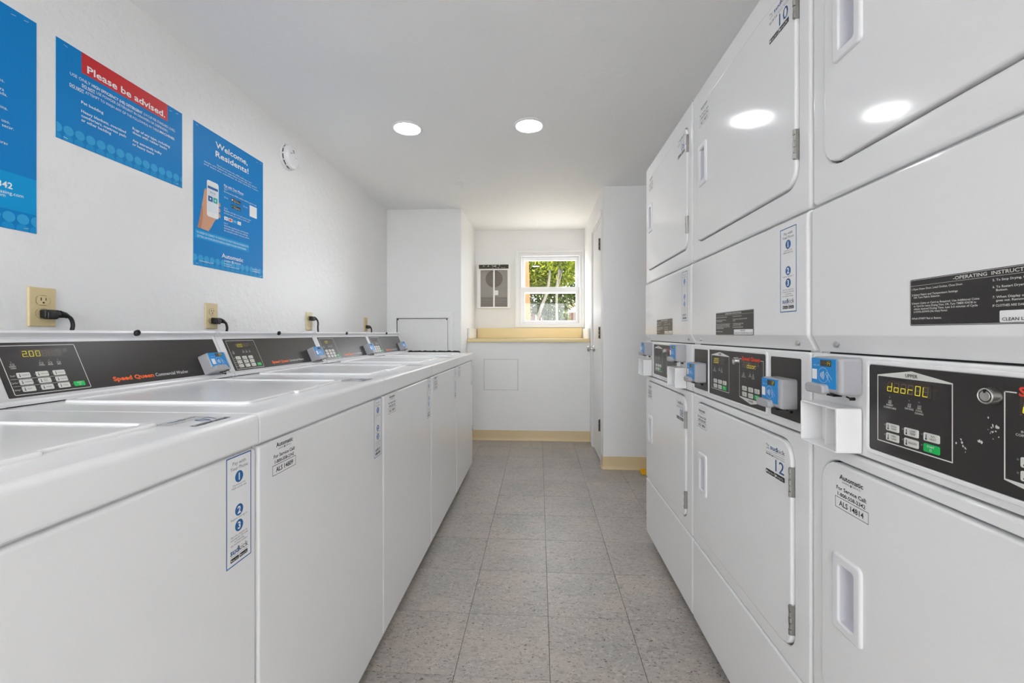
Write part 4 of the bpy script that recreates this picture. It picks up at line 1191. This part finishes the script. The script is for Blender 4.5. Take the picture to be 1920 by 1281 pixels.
    # readers and the open-fronted brackets below them
    for (x, z), num in zip(readers, nums):
        card_reader(t, (x, 0.0005 - 0.001, z), None, num, 'grey card reader with a blue face')
    for x in boxes:
        def bx(m):
            m.ringplate((0.0, 0.104, 0.0, 0.079), 0.004, (0.003, 0.101, 0.003, 0.076), 0.002, 0.043, 0.001, 0.001, 0.0006)
            m.plate(0.002, 0.102, 0.002, 0.077, 0.002, 0.003, 0.0008)
            m.box(0.046, 0.048, -0.026, -0.003, 0.003, 0.076)
            m.plate(0.047, 0.101, 0.003, 0.076, 0.001, 0.010, 0.003)
        br = part('d_box', 'mounting_bracket', bx, 'enamel', t, (x, 0, 0.877), label='white open-fronted metal bracket')
        part('d_boxh', 'screw', lambda m: [m.lathe([(0.0013, 0.0098), (0.0010, 0.0108)], (0.056, q), n=8) for q in (0.014, 0.066)], 'gap', br)
        part('d_boxh2', 'screw_hole', lambda m: m.lathe([(0.0015, 0.0098), (0.0012, 0.0104)], (0.080, 0.040), n=8), 'gap', br)
    return t

near = dryer(0.922, 'white stacked dryer nearest the camera, cropped by the right frame edge', ('14', '16'), ('ALS 14813', 'ALS 14814'), ((0.058, 0.978), (0.5545, 0.978)), (0.034, 0.532), False, (0.240, 1.099), ('doorOL', '2.00  '), '')
dryer(0.922 + DPITCH, 'white stacked dryer in the middle, its doors numbered 10 and 12', ('10', '12'), ('ALS 14815', 'ALS 14816'), ((0.047, 0.921), (0.558, 0.921)), (), True, (0.216, 1.083), ('2.00   ', '  door'), '')
dryer(0.922 + 2 * DPITCH, 'white stacked dryer farthest away, its doors numbered 06 and 08', ('06', '08'), ('ALS 14817', 'ALS 14818'), ((0.041, 0.979), (0.532, 0.979)), (0.016, 0.516), False, (0.222, 1.083), ('      ', '      '), '')

def scuffs(p):
    rnd = random.Random(4)
    for cx, cz, n, sx, sz in ((0.349, 0.965, 9, 0.014, 0.010), (0.340, 0.950, 5, 0.006, 0.006), (0.318, 0.938, 7, 0.009, 0.008), (0.357, 0.972, 5, 0.005, 0.005)):
        for k in range(n):
            x, z = cx + rnd.gauss(0, sx / 2), cz + rnd.gauss(0, sz / 2); a0 = rnd.uniform(0, 6.28); r = rnd.uniform(0.0006, 0.0024)
            p.poly([(x + r * rnd.uniform(0.3, 1.0) * math.cos(a0 + q), z + r * rnd.uniform(0.4, 1.3) * math.sin(a0 + q)) for q in (0, 1.0, 2.1, 3.2, 4.2, 5.3)], 'button', 0.0016)
ov = [o for o in near.children if o.name.startswith('overlay_frame')][0]
o = pobj('scuff_marks', scuffs, ov); o['kind'] = 'stuff'

# yellow wedge on the floor behind the dryers
t = thing('door_wedge', 'small yellow plastic wedge on the floor behind the dryers', 'wedge', (0.79, 3.345, 0.0))
b = MB(); b.bprism([(0, 0.001), (0.08, 0.001), (0.08, 0.026), (0.07, 0.028), (0.0, 0.008)], 0, 0.12, 0.002); o = obj('wedge_body', b, 'yellow', t)
b = MB()
for q in range(5): b.box(0.008, 0.112, 0.012 + q * 0.012, 0.015 + q * 0.012, 0.008 + q * 0.0032, 0.0135 + q * 0.0034)
obj('grip_ribs', b, 'yellow', t)

# ------------------------------------------------------------------ outside the window
b = MB(); b.box(-14, 16, YB + 0.14, 40, -0.25, -0.1); struct('outdoor_ground', b, 'ground', ang=0)
b = MB(); b.box(-14, 16, -20, Y0 - 0.12, -0.25, -0.02); struct('bounce_paving', b, 'concrete', ang=0)  # unseen pale slab added to bounce daylight in through the added rear window
# leaning orange post
pt = MB(); pt.loops([[(x, 5.62 + y, z) for x, y in ((x0 - 0.032, -0.03), (x0 + 0.032, -0.03), (x0 + 0.032, 0.03), (x0 - 0.032, 0.03))] for z, x0 in ((-0.1, -0.105), (1.2, -0.140), (2.9, -0.195))], 0, True, True)
tag(obj('wooden_post', pt, 'orange_wood', ang=20), 'orange-brown wooden post just outside the window, leaning slightly', 'post')
# board fence
fc = thing('board_fence', 'weathered brown board fence behind the trees', 'fence', (0, 12.0, -0.1))
pl = MB(); pl.loops([[(x, y, z) for x, y in ((-0.072, 0), (0.072, 0), (0.072, 0.02), (-0.072, 0.02))] for z in (0, 1.78)], 0, True, True)
plm = pl.mesh('plank', [M['fence']], 20)
for k in range(46):
    obj('plank', plm, None, fc, (-2.9 + 0.152 * k, random.uniform(-0.006, 0.006), random.uniform(-0.03, 0.03)))
for z in (0.4, 1.45):
    b = MB(); b.box(-3.0, 4.1, 0.022, 0.06, z, z + 0.09); obj('rail', b, 'fence', fc)
# neighbouring shed
hs = thing('garden_shed', 'low tan shed with pale roof beyond the fence', 'shed', (3.0, 16.0, -0.1))
b = MB(); b.box(-1.9, 2.5, 0, 3, 0, 2.25); obj('wall', b, 'house', hs)
b = MB(); b.bprism([(-0.3, 2.26), (3.3, 2.26), (3.3, 2.36), (1.5, 2.9), (-0.3, 2.36)], -2.1, 2.7, 0.01); obj('roof', b, 'roof', hs)

def tree(label, trunk, rad, blobs, n, leaf, size, seed):
    rnd = random.Random(seed)
    t = thing('leafy_tree', label, 'tree', (trunk[0][0], trunk[0][1], -0.1), 0, 'trees outside the window')
    base = Vector((trunk[0][0], trunk[0][1], -0.1))
    P = [Vector(p) - base for p in trunk]; pts = []
    for k in range(len(P) - 1):
        p0, p1, p2, p3 = P[max(k - 1, 0)], P[k], P[k + 1], P[min(k + 2, len(P) - 1)]
        for q in range(5):
            s = q / 5
            pts.append(0.5 * ((2 * p1) + (p2 - p0) * s + (2 * p0 - 5 * p1 + 4 * p2 - p3) * s * s + (3 * p1 - p0 - 3 * p2 + p3) * s ** 3))
    pts.append(P[-1])
    b = MB(); b.tube(pts, [rad * (1 - 0.6 * i / len(pts)) for i in range(len(pts))], 10); obj('trunk', b, 'bark', t)
    for k in range(5):
        c, r = blobs[k % len(blobs)]
        e = Vector(c) - base + Vector((rnd.uniform(-.5, .5) * r[0], rnd.uniform(-.5, .5) * r[1], rnd.uniform(-.2, .4) * r[2]))
        s = pts[int(len(pts) * rnd.uniform(0.5, 0.95))]
        b = MB(); m_ = s.lerp(e, 0.5) + Vector((0, 0, 0.12)); b.tube([s, m_, e], [rad * 0.4, rad * 0.28, rad * 0.12], 8); obj('branch', b, 'bark', t)
    v = []; f = []
    tot = sum(r[0] * r[1] * r[2] for c, r in blobs)
    for c, r in blobs:
        for k in range(int(n * r[0] * r[1] * r[2] / tot)):
            while True:
                d = Vector((rnd.uniform(-1, 1), rnd.uniform(-1, 1), rnd.uniform(-1, 1)))
                if 0.25 < d.length < 1: break
            p = Vector(c) - base + Vector((d.x * r[0], d.y * r[1], d.z * r[2]))
            a = Vector((rnd.gauss(0, 1), rnd.gauss(0, 1), rnd.gauss(0, 1))).normalized(); q = a.orthogonal().normalized()
            s = size * rnd.uniform(0.6, 1.3); o = len(v)
            v += [p - a * s, p + q * s * 0.42 + a * s * 0.1, p + a * s, p - q * s * 0.42 + a * s * 0.1]
            f.append((o, o + 1, o + 2, o + 3))
    me = bpy.data.meshes.new('foliage'); me.from_pydata([tuple(x) for x in v], [], f); me.materials.append(M[leaf]); me.update()
    o = obj('foliage', me, None, t); o['kind'] = 'stuff'
tree('bright green tree with a curved pale trunk left in the window', [(-0.13, 9.0, -0.1), (-0.09, 9.0, 1.0), (0.02, 9.0, 1.55), (0.18, 9.0, 2.0), (0.22, 9.0, 2.6), (0.1, 9.0, 3.3)], 0.042,
     [((0.0, 9.6, 2.75), (1.15, 0.8, 0.70)), ((-0.85, 9.7, 3.3), (1.0, 0.8, 0.9)), ((0.75, 9.5, 3.25), (0.85, 0.8, 0.50))], 26000, 'leaf', 0.055, 3)
tree('small green tree with a straight pale trunk in the window centre', [(0.30, 7.3, -0.1), (0.31, 7.3, 0.9), (0.30, 7.3, 1.7), (0.33, 7.3, 2.1), (0.42, 7.3, 2.7)], 0.026,
     [((0.36, 7.4, 2.40), (0.42, 0.35, 0.22)), ((0.55, 7.45, 2.85), (0.5, 0.4, 0.3))], 2600, 'leaf', 0.045, 5)
tree('darker olive tree standing close to the board fence', [(0.1, 11.3, -0.1), (0.12, 11.3, 1.2), (0.2, 11.3, 2.4)], 0.07,
     [((0.0, 11.3, 2.15), (1.15, 0.5, 0.60)), ((1.35, 11.4, 2.25), (0.55, 0.4, 0.40)), ((0.45, 11.3, 1.55), (0.35, 0.4, 0.4)), ((-1.7, 11.3, 2.6), (1.2, 0.5, 1.2))], 15000, 'leaf_dark', 0.06, 9)
